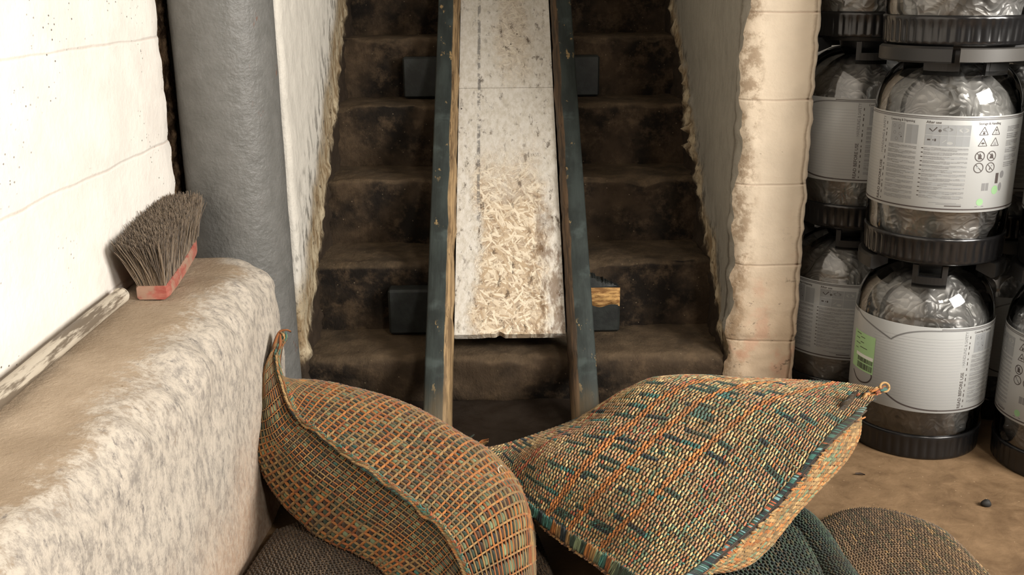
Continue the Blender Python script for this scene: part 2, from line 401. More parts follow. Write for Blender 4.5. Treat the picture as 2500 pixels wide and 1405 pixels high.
def mat_rail(name, inner, side):
    t = NT(name); tc = t.n('ShaderNodeTexCoord').outputs['Object']; x, y, z = t.sep(tc)
    x = t.math('MULTIPLY', x, side)     # positive towards the board
    n = t.noise(t.scalev(tc, (1, 0.25, 1)), 26, 5, 0.65); g = t.noise(t.scalev(tc, (9, 0.5, 9)), 14, 5, 0.6)
    sc = t.noise(t.scalev(tc, (1, 0.45, 1)), 42, 5, 0.7)
    paint = t.mix(t.ramp(n, 0.35, 0.7), (0.155, 0.175, 0.168), (0.215, 0.242, 0.232))
    paint = t.mix(t.math('MULTIPLY', t.ramp(t.noise(tc, 12, 4), 0.55, 0.7), 0.45), paint, (0.33, 0.37, 0.36))
    scr = t.math('MULTIPLY', t.ramp(sc, 0.61, 0.65), t.ramp(t.noise(tc, 8, 2), 0.45, 0.6))
    paint = t.mix(t.math('MULTIPLY', scr, 0.9), paint, (0.62, 0.52, 0.36))
    if inner == 'bare':
        wood = t.mix(t.ramp(g, 0.35, 0.65), (0.40, 0.32, 0.225), (0.64, 0.535, 0.39))
    else:
        wood = t.mix(t.ramp(g, 0.35, 0.65), (0.22, 0.18, 0.14), (0.37, 0.29, 0.21))
    wood = t.mix(t.math('MULTIPLY', t.ramp(t.noise(t.scalev(tc, (6, 0.4, 6)), 30, 5, 0.7), 0.58, 0.66), 0.8), wood, (0.20, 0.14, 0.09))
    e = t.math('ADD', x, t.math('MULTIPLY', t.math('SUBTRACT', t.noise(t.scalev(tc, (1, 0.6, 1)), 12, 4), 0.5), 0.014))
    col = t.mix(t.ramp(e, 0.012, 0.016), paint, wood)
    foot = t.ramp(t.math('ADD', y, t.math('MULTIPLY', n, 0.16)), 0.16, 0.06)
    col = t.mix(t.math('MULTIPLY', foot, 0.35), col, (0.50, 0.42, 0.30))
    return t.done(col, 0.6, t.bump(t.math('ADD', n, g), 0.35, 0.004), spec=0.35)

def mat_sleeper():
    t = NT('dark green painted timber'); p = t.pos(); n = t.noise(p, 30, 5, 0.65)
    col = t.mix(t.ramp(n, 0.35, 0.7), (0.075, 0.085, 0.08), (0.13, 0.145, 0.135))
    return t.done(col, 0.6, t.bump(n, 0.3, 0.004))
def mat_barewood():
    t = NT('split bare softwood'); p = t.pos(); n = t.noise(t.scalev(p, (0.4, 3, 3)), 40, 5, 0.7)
    col = t.mix(t.ramp(n, 0.4, 0.62), (0.47, 0.33, 0.19), (0.76, 0.60, 0.38))
    return t.done(col, 0.75, t.bump(n, 0.6, 0.006), spec=0.2)

def mat_yarn(name, dust=(0.45, 0.38, 0.28), amount=0.3, rough=0.85):
    t = NT(name); p = t.pos()
    a = t.n('ShaderNodeAttribute', attribute_name='yarn').outputs['Color']
    d = t.math('MULTIPLY', t.ramp(t.noise(p, 7, 4, 0.6), 0.45, 0.75), amount)
    col = t.mix(d, a, dust)
    b = t.bump(t.noise(p, 900, 3, 0.6), 0.35, 0.0015)
    t.b.inputs['Sheen Weight'].default_value = 0.15
    return t.done(col, rough, b, spec=0.25)

def mat_pet():
    t = NT('clear bottle plastic'); nd = t.t.nodes
    for x in list(nd):
        if x.type != 'OUTPUT_MATERIAL': nd.remove(x)
    out = [x for x in nd if x.type == 'OUTPUT_MATERIAL'][0]
    tr = t.n('ShaderNodeBsdfTransparent'); tr.inputs[0].default_value = (0.88, 0.88, 0.87, 1)
    gl = t.n('ShaderNodeBsdfGlossy', {'Roughness': 0.04}); gl.inputs[0].default_value = (1, 1, 1, 1)
    lw = t.n('ShaderNodeFresnel', {'IOR': 1.55})
    f = t.math('MULTIPLY_ADD', lw.outputs[0], 0.95, 0.05, clamp=True)
    mx = t.n('ShaderNodeMixShader', {0: f, 1: tr.outputs[0], 2: gl.outputs[0]})
    t.link(mx.outputs[0], out.inputs[0]); return t.m

def mat_bag():
    t = NT('crumpled liner foil'); p = t.n('ShaderNodeTexCoord').outputs['Object']
    v = t.voro(t.n('ShaderNodeVectorMath', {0: p, 1: t.n('ShaderNodeTexNoise', {'Vector': p, 'Scale': 9.0}).outputs['Color']}, operation='ADD').outputs[0], 13)
    n = t.noise(p, 8, 3)
    col = t.mix(t.ramp(n, 0.35, 0.65), (0.46, 0.455, 0.45), (0.64, 0.635, 0.625))
    return t.done(col, 0.38, t.bump(v, 0.5, 0.015), metal=0.25)

def mat_print():
    return NT('label printing ink').done((0.24, 0.21, 0.20), 0.6)

M_WALL_L = mat_blockwall('white painted block wall', 0.953, 0.2205, (0.93, 0.905, 0.87), specks=0.8)
M_PIER = mat_blockwall('cream painted block pier', 0.987, 0.2035, (0.86, 0.80, 0.715), low_dirt=True, specks=0.3)
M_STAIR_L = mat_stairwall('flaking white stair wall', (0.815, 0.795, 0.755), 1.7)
M_STAIR_R = mat_stairwall('shade toned white stair wall', (0.57, 0.55, 0.505), 0.6)  # same white paint as the left wall, its shade put into the colour
M_STEP, M_LEDGE, M_FLOOR, M_PIPE, M_BOARD = mat_steps(), mat_ledge(), mat_floor(), mat_pipe(), mat_board()
M_SLEEP, M_BARE = mat_sleeper(), mat_barewood()
M_YARN = mat_yarn('coarse sack yarn'); M_YARN_DARK = mat_yarn('grimy sack yarn', (0.20, 0.16, 0.12), 0.5)
M_YARN_DUST = mat_yarn('dust caked sack yarn', (0.45, 0.36, 0.26), 0.75)
M_PET, M_BAG, M_INK = mat_pet(), mat_bag(), mat_print()
M_LABEL = NT('keg label film').done((0.61, 0.615, 0.61), 0.35)
M_INKGREY = plain('pale grey printing ink', (0.43, 0.43, 0.43), 0.6)
M_INKPALE = plain('faint grey printing ink', (0.53, 0.54, 0.545), 0.6)
M_INKGREEN = plain('green printing ink', (0.50, 0.64, 0.47), 0.6)
M_STICKER = plain('green sticker paper', (0.62, 0.76, 0.55), 0.6)
M_WHITE = plain('white sticker paper', (0.86, 0.87, 0.84), 0.6)
M_BLACK = NT('black keg plastic').done((0.085, 0.083, 0.085), 0.22, spec=0.5)
M_BLACK_R = NT('matt black keg plastic').done((0.085, 0.082, 0.08), 0.45)
M_GREY_P = NT('dark grey keg plastic').done((0.27, 0.262, 0.25), 0.45)

# ------------------------------------------------------------------ the setting
def slab(name, lo, hi, m, label, cat):
    b = MB(); b.box(lo, hi); return structure(b.build(name, m, smooth=False), label, cat)

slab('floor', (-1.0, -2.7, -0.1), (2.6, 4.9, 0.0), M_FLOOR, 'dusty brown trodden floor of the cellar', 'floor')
M_PLAIN = mat_blockwall('plain cellar block wall', 0.1, 0.22, (0.40, 0.385, 0.36))
M_CEIL = NT('dull cellar ceiling').done((0.42, 0.40, 0.37), 0.9)
slab('ceiling', (-1.0, -2.7, 2.6), (2.6, 4.9, 2.7), M_CEIL, 'dull ceiling over the cellar', 'ceiling')
slab('wall_rear', (-1.0, -2.7, 0.0), (2.6, -2.6, 2.6), M_PLAIN, 'block wall behind the viewer', 'wall')
slab('wall_back', (0.70, 3.30, 0.0), (2.6, 3.45, 2.6), M_PLAIN, 'shadowed wall behind the keg stacks', 'wall')
slab('wall_stair_end', (-1.0, 4.75, 0.0), (0.9, 4.9, 2.6), M_STAIR_R, 'end wall above the stairs', 'wall')

def rows(section, zs, disp=None):
    """sweep a plan section upwards; disp(points) -> offset"""
    s = np.asarray(section, float)
    g = np.zeros((len(zs), len(s), 3)); g[..., :2] = s[None]; g[..., 2] = np.asarray(zs)[:, None]
    return g if disp is None else g + disp(g)
def dense(pts, step):
    out = [np.array(pts[0], float)]
    for a, b in zip(pts[:-1], pts[1:]):
        a, b = np.array(a, float), np.array(b, float)
        k = max(1, int(np.linalg.norm(b - a) / step))
        out += [a + (b - a) * i / k for i in range(1, k + 1)]
    return np.array(out)
def arc2(cx, cy, r, a0, a1, n):
    return [(cx + r * math.cos(math.radians(a)), cy + r * math.sin(math.radians(a))) for a in np.linspace(a0, a1, n)]

t = NT('raw dark block edge'); p = t.pos(); nn = t.noise(p, 40, 6, 0.7)
M_RAW = t.done(t.mix(t.ramp(nn, 0.4, 0.65), (0.24, 0.18, 0.135), (0.56, 0.46, 0.36)), 0.9, t.bump(nn, 0.8, 0.012), spec=0.15)
# left wall: painted face, ragged rounded far edge
sec = [(-0.73, -2.65)] + [(-0.73, -0.5), (-0.73, 1.0)] + list(dense([(-0.73, 1.0), (-0.73, 2.19)], 0.03)[1:]) + arc2(-0.746, 2.224, 0.016, 0, 70, 6)[1:] + list(dense([(-0.741, 2.243), (-0.739, 2.33)], 0.006)) + [(-0.80, 2.335), (-0.95, 2.335)]
def d_left(g):
    o = np.zeros_like(g); w = np.clip((g[..., 1] - 2.12) / 0.12, 0, 1)
    n = fbm(g * 38, 3, 3)
    o[..., 1] = w * n * 0.005; o[..., 0] = w * fbm(g * 30, 3, 9) * 0.002
    raw = np.clip((g[..., 1] - 2.236) / 0.012, 0, 1); o[..., 0] += raw * (fbm(g * 55, 4, 29) * 0.006 - 0.002)
    jd = np.abs(((g[..., 2] - 0.953) / 0.2205 + 0.5) % 1 - 0.5) * 0.2205
    o[..., 1] -= w * np.clip(1 - jd / 0.010, 0, 1) * 0.012
    return o
g = rows(sec, np.linspace(0, 2.6, 400), d_left); k = len(sec) - 19
b = MB(); b.grid(g[:, :k + 1], 0); b.grid(g[:, k:], 1)
structure(b.build('wall_left', [M_WALL_L, M_RAW]), 'white painted block wall on the left above the ledge', 'wall')
def lump(amount, sc, sd=0):
    def f(g):
        o = np.zeros_like(g)
        for k in range(2): o[..., k] = fbm(g * sc, 3, sd + 5 * k) * amount
        return o
    return f
b = MB(); b.grid(rows(dense([(-0.90, 2.20), (-0.90, 2.455), (-0.62, 2.455)], 0.012), np.linspace(0, 2.6, 200), lump(0.008, 30)))
structure(b.build('wall_recess', M_RAW), 'rough dark unpainted block edge in the gap beside the grey pipe', 'wall')

# stair side walls
def d_stair(side):
    def f(g):
        o = np.zeros_like(g)
        line = g[..., 2] - SLOPE * (g[..., 1] - NOSE_Y)
        w = np.exp(-np.clip(line - 0.02, 0, 9) / 0.06) * (line > -0.25)
        lumpy = np.clip(fbm(g * 30, 4, 21 if side > 0 else 33) + 0.15, 0, 2)
        if side < 0:
            near = np.exp(-((g[..., 1] - 3.02) / 0.16) ** 2) * np.exp(-((line - 0.02) / 0.07) ** 2)
            o[..., 0] -= near * np.clip(fbm(g * 24, 3, 5) + 0.1, 0, 1.2) * 0.045
        o[..., 0] += side * (w * lumpy * 0.011 + fbm(g * 5, 3, 2) * 0.004 + fbm(g * 40, 2, 8) * 0.0012)
        return o
    return f
sec = dense([(-0.84, 2.435), (-0.53, 2.435)], 0.03)
sec = list(sec) + arc2(-0.54, 2.455, 0.03, -50, 0, 5) + list(dense([(-0.51, 2.47), (-0.51, 4.75)], 0.012))
b = MB(); b.grid(rows(sec, np.linspace(0, 2.6, 240), d_stair(1)))
structure(b.build('wall_stair_left', M_STAIR_L), 'flaking white plaster wall on the left of the stairs', 'wall')

pier_front = 2.42
left_sec = dense([(0.57, 4.75), (0.57, pier_front + 0.05)], 0.012)
corner = arc2(0.62, pier_front + 0.05, 0.05, 180, 270, 10)
rest = list(dense([(0.63, pier_front), (0.733, pier_front)], 0.008)) + arc2(0.733, pier_front + 0.014, 0.014, -90, 0, 6) + list(dense([(0.747, pier_front + 0.02), (0.747, 3.32)], 0.03))
zs = np.linspace(0, 2.6, 300)
def d_pier(g):
    o = np.zeros_like(g)
    cor = np.exp(-((g[..., 0] - 0.585) ** 2 + (g[..., 1] - pier_front - 0.015) ** 2) / 0.045 ** 2)
    rc = np.exp(-((g[..., 0] - 0.745) ** 2 + (g[..., 1] - pier_front) ** 2) / 0.03 ** 2)
    n = fbm(g * np.array([22, 22, 15]), 4, 12); n2 = fbm(g * 26, 3, 19)
    low = np.clip((0.5 - g[..., 2]) / 0.4, 0, 1)
    side = d_stair(-1)(g)
    onside = (g[..., 1] > pier_front + 0.045) & (g[..., 0] < 0.6)
    o += side * onside[..., None] * np.clip((g[..., 1] - pier_front - 0.04) / 0.05, 0, 1)[..., None]
    o[..., 0] += cor * n * 0.012 + rc * n2 * 0.005
    o[..., 1] += -cor * n * 0.010 + low * fbm(g * 30, 3, 44) * 0.004 * (g[..., 1] < pier_front + 0.02)
    jd = np.abs(((g[..., 2] - 0.987) / 0.2035 + 0.5) % 1 - 0.5) * 0.2035
    gr = np.clip(1 - jd / 0.005, 0, 1) * 0.0025
    o[..., 1] += gr * (g[..., 1] < pier_front + 0.01)
    o[..., 0] -= gr * (g[..., 0] > 0.74)
    return o
full = np.array(list(left_sec) + corner + rest)
g = rows(full, zs, d_pier)
k = len(left_sec) + 3
b = MB(); b.grid(g[:, :k + 1], 0); b.grid(g[:, k:], 1)
structure(b.build('wall_stair_right', [M_STAIR_R, M_PIER]), 'cream block pier between the stairs and the kegs, with its white stair side coloured darker for shade', 'wall')

# right wall with its window
b = MB()
for lo, hi in (((2.4, -2.7, 0), (2.6, -0.32, 2.6)), ((2.4, 1.02, 0), (2.6, 3.4, 2.6)), ((2.4, -0.32, 0), (2.6, 1.02, 1.1)), ((2.4, -0.32, 2.14), (2.6, 1.02, 2.6))):
    b.box(lo, hi)
structure(b.build('wall_right', M_PLAIN, smooth=False), 'block wall on the right with the cellar window', 'wall')
b = MB()
for lo, hi in (((2.40, -0.32, 1.1), (2.46, -0.28, 2.14)), ((2.40, 0.98, 1.1), (2.46, 1.02, 2.14)), ((2.40, -0.32, 1.1), (2.46, 1.02, 1.14)), ((2.40, -0.32, 2.10), (2.46, 1.02, 2.14)), ((2.41, 0.33, 1.1), (2.45, 0.37, 2.14))):
    b.box(lo, hi)
structure(b.build('window_1', plain('window frame paint', (0.8, 0.8, 0.78)), smooth=False), 'white framed cellar window in the right wall', 'window')

# ceiling lamp
lamp = empty('ceiling_lamp', (1.25, -1.1, 2.6), 'round bulkhead lamp on the cellar ceiling', 'lamp')
b = MB(); b.lathe([(0.0, 0.0), (0.17, 0.0), (0.18, -0.03), (0.16, -0.05), (0.0, -0.05)], 32); b.build('base', M_BLACK_R, lamp)
t = NT('lamp diffuser'); t.b.inputs['Emission Color'].default_value = (1, 0.9, 0.78, 1); t.b.inputs['Emission Strength'].default_value = 3
m = t.done((0.9, 0.88, 0.8), 0.4)
b = MB(); b.lathe([(0.15, -0.05), (0.14, -0.09), (0.09, -0.12), (0.0, -0.13)], 32); b.build('diffuser', m, lamp)

# ------------------------------------------------------------------ stairs
R_, G_, Y1, Z1 = 0.19, 0.23, 2.45, 0.124
stairs = empty('staircase', (0.03, Y1, 0), 'worn dark concrete stairs climbing between two whitewashed walls', 'staircase')
def step_mesh(k):
    yn, zt = Y1 + G_ * k, Z1 + R_ * k
    zb = 0.0 if k == 0 else zt - R_ - 0.02
    yb = yn + G_ + 0.06
    r = 0.022 if k else 0.03
    prof = [(yn + 0.01, zb)] + list(dense([(yn + 0.008, zb + 0.005), (yn, zt - r)], 0.012))
    prof += arc2(yn + r, zt - r, r, 180, 90, 8)[1:]
    prof += list(dense([(yn + r, zt), (yb, zt)], 0.012))[1:]
    prof = np.array(prof); xs = np.linspace(-0.525, 0.585, 110)
    if k == 0: xs = np.linspace(-0.525, 0.66, 120)
    g = np.zeros((len(xs), len(prof), 3)); g[..., 0] = xs[:, None]; g[..., 1:] = prof[None]
    n = fbm(g * 9, 4, 50 + k); n2 = fbm(g * np.array([5, 30, 9]), 3, 80 + k)
    nose = np.exp(-((g[..., 1] - yn) ** 2 + (g[..., 2] - zt) ** 2) / 0.05 ** 2)
    g[..., 1] += n * 0.006 + nose * (0.014 * np.clip(n2, 0, 2)) + (g[..., 1] < yn + 0.01) * fbm(g * 18, 3, 7) * 0.003
    g[..., 2] += nose * -0.014 * np.clip(fbm(g * 12, 3, 90 + k), 0, 2) + (g[..., 2] > zt - 0.01) * fbm(g * 22, 3, 60 + k) * 0.003
    b = MB(); b.grid(g, flip=True)
    yb_, z_ = yb, zt
    b.box((xs[0] + 0.003, yn + 0.05, max(0.0, zb)), (xs[-1] - 0.003, yb - 0.004, zt - 0.025))
    o = b.build('step', M_STEP, stairs); o.location = (-0.03, -Y1, 0)
for k in range(9): step_mesh(k)
b = MB(); b.box((-0.52, Y1 + 9 * G_, 0), (0.58, 4.76, Z1 + 8 * R_)); o = b.build('landing', M_STEP, stairs, smooth=False); o.location = (-0.03, -Y1, 0)

# ------------------------------------------------------------------ ledge, pipe, pole
prof = [(-0.7285, 0.490)] + list(dense([(-0.71, 0.492), (-0.565, 0.490)], 0.012)) + [(-0.555 + 0.065 * math.sin(a), 0.42 + 0.067 * math.cos(a)) for a in np.linspace(0.1, PI / 2, 10)] + list(dense([(-0.489, 0.40), (-0.478, 0.0)], 0.012))
prof = np.array(prof)
ys = np.concatenate([np.arange(0.2, 2.08, 0.012), np.linspace(2.08, 2.142, 9)])
g = np.zeros((len(ys), len(prof), 3)); g[..., 1] = ys[:, None]; g[..., 0] = prof[:, 0]; g[..., 2] = prof[:, 1]
e = np.clip((ys - 2.08) / 0.062, 0, 1); sh = 1 - np.sqrt(np.clip(1 - e ** 2, 0, 1))
g[..., 2] -= (sh * 0.022)[:, None] * (prof[:, 1] > 0.3)
g[..., 0] -= (sh * 0.06)[:, None] * np.clip((prof[:, 0] + 0.70) / 0.2, 0, 1)
edge = np.exp(-((g[..., 0] + 0.52) ** 2 + (g[..., 2] - 0.46) ** 2) / 0.06 ** 2)
n = fbm(g * 11, 4, 4)
g[..., 0] += (edge * 0.012 + (g[..., 2] < 0.42) * 0.004) * n - (0.05 * np.clip((1.4 - g[..., 1]) / 1.2, 0, 1)) * np.clip((g[..., 0] + 0.62) / 0.1, 0, 1)
g[..., 2] += (edge * 0.010 + 0.0015) * fbm(g * 13, 4, 14)
b = MB(); b.grid(g)
end = g[-1]; c0 = np.array([[-0.7285, 2.142, 0.0]])
b.add(np.concatenate([end, c0]), [[(i + 1, i, len(end)) for i in range(len(end) - 1)]])
b.build('concrete_ledge', M_LEDGE)
tag(bpy.data.objects['concrete_ledge'], 'low flaking limewashed concrete ledge along the white left wall', 'ledge')

pipe = empty('drain_pipe', (-0.612, 2.305, 0), 'fat grey painted upright pipe in the corner behind the ledge', 'pipe')
b = MB(); zz = np.linspace(0, 2.6, 120); a = np.linspace(0, 2 * PI, 72, endpoint=False)
gp = np.stack([np.broadcast_to(np.sin(a), (120, 72)), np.broadcast_to(np.cos(a), (120, 72)), np.broadcast_to(zz[:, None], (120, 72))], -1).copy()
rr = 0.112 + fbm(gp * np.array([3, 3, 9.0]), 3, 6) * 0.0012
gp[..., 0] *= rr; gp[..., 1] *= rr
b.grid(gp, wrap=True); b.build('pipe_shaft', M_PIPE, pipe)

t = NT('chipped white pole paint'); p = t.pos(); n1 = t.noise(p, 30, 5, 0.7)
M_POLE = t.done(t.mix(t.ramp(t.noise(t.scalev(p, (1.3, 0.14, 1.3)), 34, 5, 0.7), 0.50, 0.60), (0.72, 0.68, 0.615), (0.42, 0.375, 0.32)), 0.6, t.bump(n1, 0.4, 0.004))
b = MB()
pts = [(-0.700, yv, 0.5095 + 0.001 * math.sin(yv * 9)) for yv in np.linspace(0.35, 1.775, 40)]
b.tube(pts, 0.0145, 18)
b.tube([(-0.700, 1.77, 0.5105), (-0.700, 1.782, 0.5105)], [0.0145, 0.010], 18)
o = b.build('pole', M_POLE); tag(o, 'chipped white painted pole lying along the wall on the ledge', 'pole')
b = MB(); b.tube([(-0.700, 1.776, 0.5105), (-0.700, 1.786, 0.5105)], 0.0062, 12); pc = b.build('end_plug', M_RAW); pc.parent = o; tag(pc, 'dark plug in the pole end')

# ------------------------------------------------------------------ brush
brush = empty('broom_head', (-0.665, 1.95, 0.492), 'dusty red broom head with grey brown bristles standing upturned on the ledge', 'brush')
def stock_c(s):       # centre line of the stock, s = 0 near the viewer, 1 by the pipe
    return np.array([-0.652 - 0.030 * s, 1.795 + 0.335 * s, 0.494 + 0.020 * max(0, s - 0.2) ** 1.5 * 1.3])
b = MB(); S = np.linspace(0, 1, 40); gg = []
for s_ in S:
    c = stock_c(s_); w = 0.031 * (1 - 0.45 * max(0, (s_ - 0.75) / 0.25) ** 2) * (0.88 + 0.12 * min(1, s_ / 0.04)); hh = 0.026
    if s_ > 0.97: w *= 0.75
    q = [(-w, 0.004), (-w, hh - 0.004), (-w + 0.004, hh), (w - 0.004, hh), (w, hh - 0.004), (w, 0.004), (w - 0.004, 0), (-w + 0.004, 0)]
    gg.append([c + np.array([x_, 0, z_]) for x_, z_ in q])
gg = np.array(gg); b.grid(gg, wrap=True)
for idx, rev in ((0, False), (-1, True)):
    b.add(gg[idx], [[list(range(8))[::(-1 if rev else 1)]]])
t = NT('worn red lacquered wood'); p = t.pos(); n1 = t.noise(t.scalev(p, (1, 1, 2.5)), 34, 5, 0.65)
col = t.mix(t.ramp(n1, 0.35, 0.6), (0.60, 0.30, 0.26), (0.66, 0.41, 0.355))
col = t.mix(t.math('MULTIPLY', t.ramp(t.noise(p, 26, 4), 0.48, 0.62), 0.75), col, (0.63, 0.54, 0.46))
o = b.build('stock', t.done(col, 0.55, t.bump(n1, 0.2, 0.003)), brush, smooth=False); o.location = -brush.location
def strands(mb, PT, rad, cols, sides=3):
    PT = np.asarray(PT); n, k, _ = PT.shape
    d = PT[:, -1] - PT[:, 0]; d /= np.linalg.norm(d, axis=1, keepdims=True)
    a = np.cross(d, np.array([0.3, 0.9, 0.1])); a /= np.linalg.norm(a, axis=1, keepdims=True); bb = np.cross(d, a)
    rr = np.asarray(rad)[None, :, None]
    V = np.stack([PT + rr * (math.cos(x) * a[:, None] + math.sin(x) * bb[:, None]) for x in np.linspace(0, 2 * PI, sides, endpoint=False)], 2)
    f = []
    for i in range(k - 1):
        for j in range(sides):
            f.append((i * sides + j, i * sides + (j + 1) % sides, (i + 1) * sides + (j + 1) % sides, (i + 1) * sides + j))
    Q = (np.array(f)[None] + (np.arange(n) * k * sides)[:, None, None]).reshape(-1, 4)
    mb.add(V.reshape(-1, 3), [Q], 0, np.repeat(cols, k * sides, axis=0))
NB = 17000
# tufts
ts = rng.random(NB); tw = rng.uniform(-1, 1, NB)
ts = np.round(ts * 46) / 46 + rng.normal(0, 0.006, NB); tw = np.round(tw * 4) / 4 * 0.92 + rng.normal(0, 0.05, NB)
ts = np.clip(ts, 0.01, 0.985)
base = np.array([stock_c(x) for x in ts]) + np.stack([tw * 0.025, np.zeros(NB), np.full(NB, 0.024)], 1)
lean = (ts - 0.42)
dirv = np.stack([tw * 0.16 - 0.12 + rng.normal(0, 0.07, NB), lean * 0.44 + 0.13 + rng.normal(0, 0.03, NB) + rng.normal(0, 0.07, NB), np.ones(NB)], 1)
dirv /= np.linalg.norm(dirv, axis=1, keepdims=True)
Ls = 0.083 + rng.normal(0, 0.005, NB) + 0.008 * np.sin(ts * PI)
curl = np.stack([rng.normal(0, 0.006, NB) - 0.004, rng.normal(0, 0.006, NB) + lean * 0.01, np.zeros(NB)], 1)
PT = np.stack([base + dirv * (Ls * q)[:, None] + curl * (q * q) for q in (0, 0.35, 0.7, 1.0)], 1)
PT[..., 0] = np.maximum(PT[..., 0], -0.727)
cb = lin(np.array([(0.47, 0.405, 0.33), (0.41, 0.345, 0.28), (0.54, 0.47, 0.39), (0.32, 0.27, 0.215)]))[rng.integers(0, 4, NB)]
b = MB(); strands(b, PT, [0.0009, 0.0009, 0.0008, 0.0005], cb)
o = b.build('bristles', mat_yarn('dusty bristle', (0.5, 0.44, 0.36), 0.25), brush, color=True); o.location = -brush.location
tag(o, 'dense grey brown bristles', kind='stuff')

# ------------------------------------------------------------------ ramp
ANG = math.atan(SLOPE)
ramp = empty('barrel_ramp', (0.0155, NOSE_Y, 0), 'sloping timber ramp of white board between two green rails on the stairs', 'ramp')
ramp.rotation_euler = (ANG, 0, 0)
RM = Matrix.Translation((0.0155, NOSE_Y, 0)) @ Matrix.Rotation(ANG, 4, 'X')
def rail_mesh(x0, w, inner, seed, L=2.05):
    ysl = np.linspace(0.012, L, 170); zb, zt, cb_ = 0.012, 0.082, 0.013
    h = w / 2
    q = np.array([(-h, zb), (-h, zt - 0.004), (-h + 0.004, zt), (h - 0.020, zt), (h - 0.010, zt - 0.006), (h - 0.001, zt - 0.020), (h, zb)])
    if inner < 0: q = q[::-1] * np.array([-1, 1])
    g = np.zeros((len(ysl), len(q), 3)); g[..., 0] = q[:, 0]; g[..., 2] = q[:, 1]; g[..., 1] = ysl[:, None]
    nz = fbm(np.stack([ysl * 14, 0 * ysl, 0 * ysl + seed], -1), 4, seed)
    isin = (g[..., 0] * inner > h - 0.021) & (g[..., 2] > 0.03)
    g[..., 0] += inner * isin * (nz * 0.0035)[:, None]
    g[..., 2] += isin * (np.abs(nz) * -0.004)[:, None]
    th_ = math.atan(SLOPE); g[0, :, 1] = (0.002 - q[:, 1] * math.cos(th_)) / math.sin(th_)
    g[1:4, :, 1] = np.linspace(0.25, 1, 4)[:3, None] * (g[4, :, 1] - g[0, :, 1]) + g[0, :, 1]
    b = MB(); b.grid(g, wrap=True, flip=True)
    b.add(g[0], [[list(range(len(q)))]]); b.add(g[-1], [[list(range(len(q)))[::-1]]])
    return b
o = rail_mesh(0, 0.068, 1, 3).build('rail', mat_rail('chipped green paint over bare inner edge', 'bare', 1.0), ramp); o.location = (-0.164 - 0.0155, 0, 0); o['label'] = 'green rail with bare worn wood along its inner edge'
o = rail_mesh(0, 0.066, -1, 8).build('rail', mat_rail('chipped green paint over dirty inner edge', 'dirty', -1.0), ramp); o.location = (0.196 - 0.0155, 0, 0); o['label'] = 'green rail with dark dirty inner edge'
def board(y0, y1, seed):
    b = MB(); x0, x1 = -0.1435, 0.1435
    ysl = np.linspace(y0, y1, 120); xs = np.linspace(x0, x1, 60)
    g = np.zeros((120, 60, 3)); g[..., 0] = xs; g[..., 1] = ysl[:, None]
    low = np.clip(1 - (g[..., 1] - y0) / 0.012, 0, 1)
    bite = np.clip(fbm(np.stack([g[..., 0] * 26, g[..., 0] * 0, g[..., 0] * 0], -1), 3, seed), 0, 1) * np.exp(-((g[..., 0] - 0.02) / 0.05) ** 2)
    if seed == 5: g[..., 1] += low * bite * 0.03
    g[..., 2] = 0.046
    lowg = g.copy(); lowg[..., 2] = 0.026
    b.grid(g, flip=True)
    for A, B in ((g[0], lowg[0]), (lowg[-1], g[-1]), (lowg[:, 0], g[:, 0]), (g[:, -1], lowg[:, -1])):
        b.grid(np.stack([A, B], 0), flip=False)
    b.grid(lowg)
    return b
o = board(0.235, 1.112, 5).build('ramp_board', M_BOARD, ramp, smooth=False); o['label'] = 'lower board worn through to chipboard'
o = board(1.115, 2.04, 6).build('ramp_board', M_BOARD, ramp, smooth=False); o['label'] = 'upper white board with dark stain'
def world_child(o): o.matrix_parent_inverse = RM.inverted()
b = MB(); b.box((-0.315, 2.622, Z1 + 0.004), (0.318, 2.676, 0.255), bev=0.006)
o = b.build('sleeper', M_SLEEP, ramp, smooth=False); world_child(o); o['label'] = 'lower crossbeam with broken right end'
sl = o
b = MB()
xs = np.linspace(0.215, 0.317, 26); zs_ = np.linspace(0.203, 0.256, 12)
g = np.zeros((26, 12, 3)); g[..., 0] = xs[:, None]; g[..., 2] = zs_; g[..., 1] = 2.6225
n = fbm(g * np.array([30, 1, 90]), 3, 31); edgew = np.minimum(1, np.minimum(zs_ - zs_[0], zs_[-1] - zs_) / 0.012)[None] * np.minimum(1, np.minimum(xs - xs[0], xs[-1] - xs) / 0.01)[:, None]
g[..., 1] -= edgew * (0.0035 + np.abs(n) * 0.006)
g[..., 2] += 0.004 * np.sin(g[..., 0] * 90) * (zs_[None] < 0.21)
b.grid(g); c = b.build('splintered_end', M_BARE, sl); c.matrix_parent_inverse = Matrix.Identity(4); c['label'] = 'bare broken wood on the crossbeam end'
b = MB(); xs = np.linspace(0.222, 0.312, 40)
tt = (xs - xs[0]) / (xs[-1] - xs[0]); hh = 0.255 + 0.034 * (1 - tt) ** 1.2 + 0.012 * np.abs(fbm(np.stack([xs * 90, 0 * xs, 0 * xs], -1), 3, 61)) * (1 - tt) ** 0.4
ring_ = np.array([[(x, 2.628 + 0.008 * t_, 0.250), (x, 2.629 + 0.010 * t_, h - 0.004), (x, 2.640, h), (x, 2.660, h + 0.004 * (1 - t_)), (x, 2.676, h - 0.003), (x, 2.676, 0.250)] for x, h, t_ in zip(xs, hh, tt)])
b.grid(ring_, wrap=True); b.add(ring_[0], [[list(range(6))]]); b.add(ring_[-1], [[list(range(6))[::-1]]])
c = b.build('splintered_top', M_SLEEP, sl, smooth=False); c['label'] = 'jagged dark splinters on the crossbeam top'
b = MB(); b.box((-0.315, 3.312, Z1 + 3 * R_ + 0.004), (0.318, 3.366, 0.826), bev=0.005)
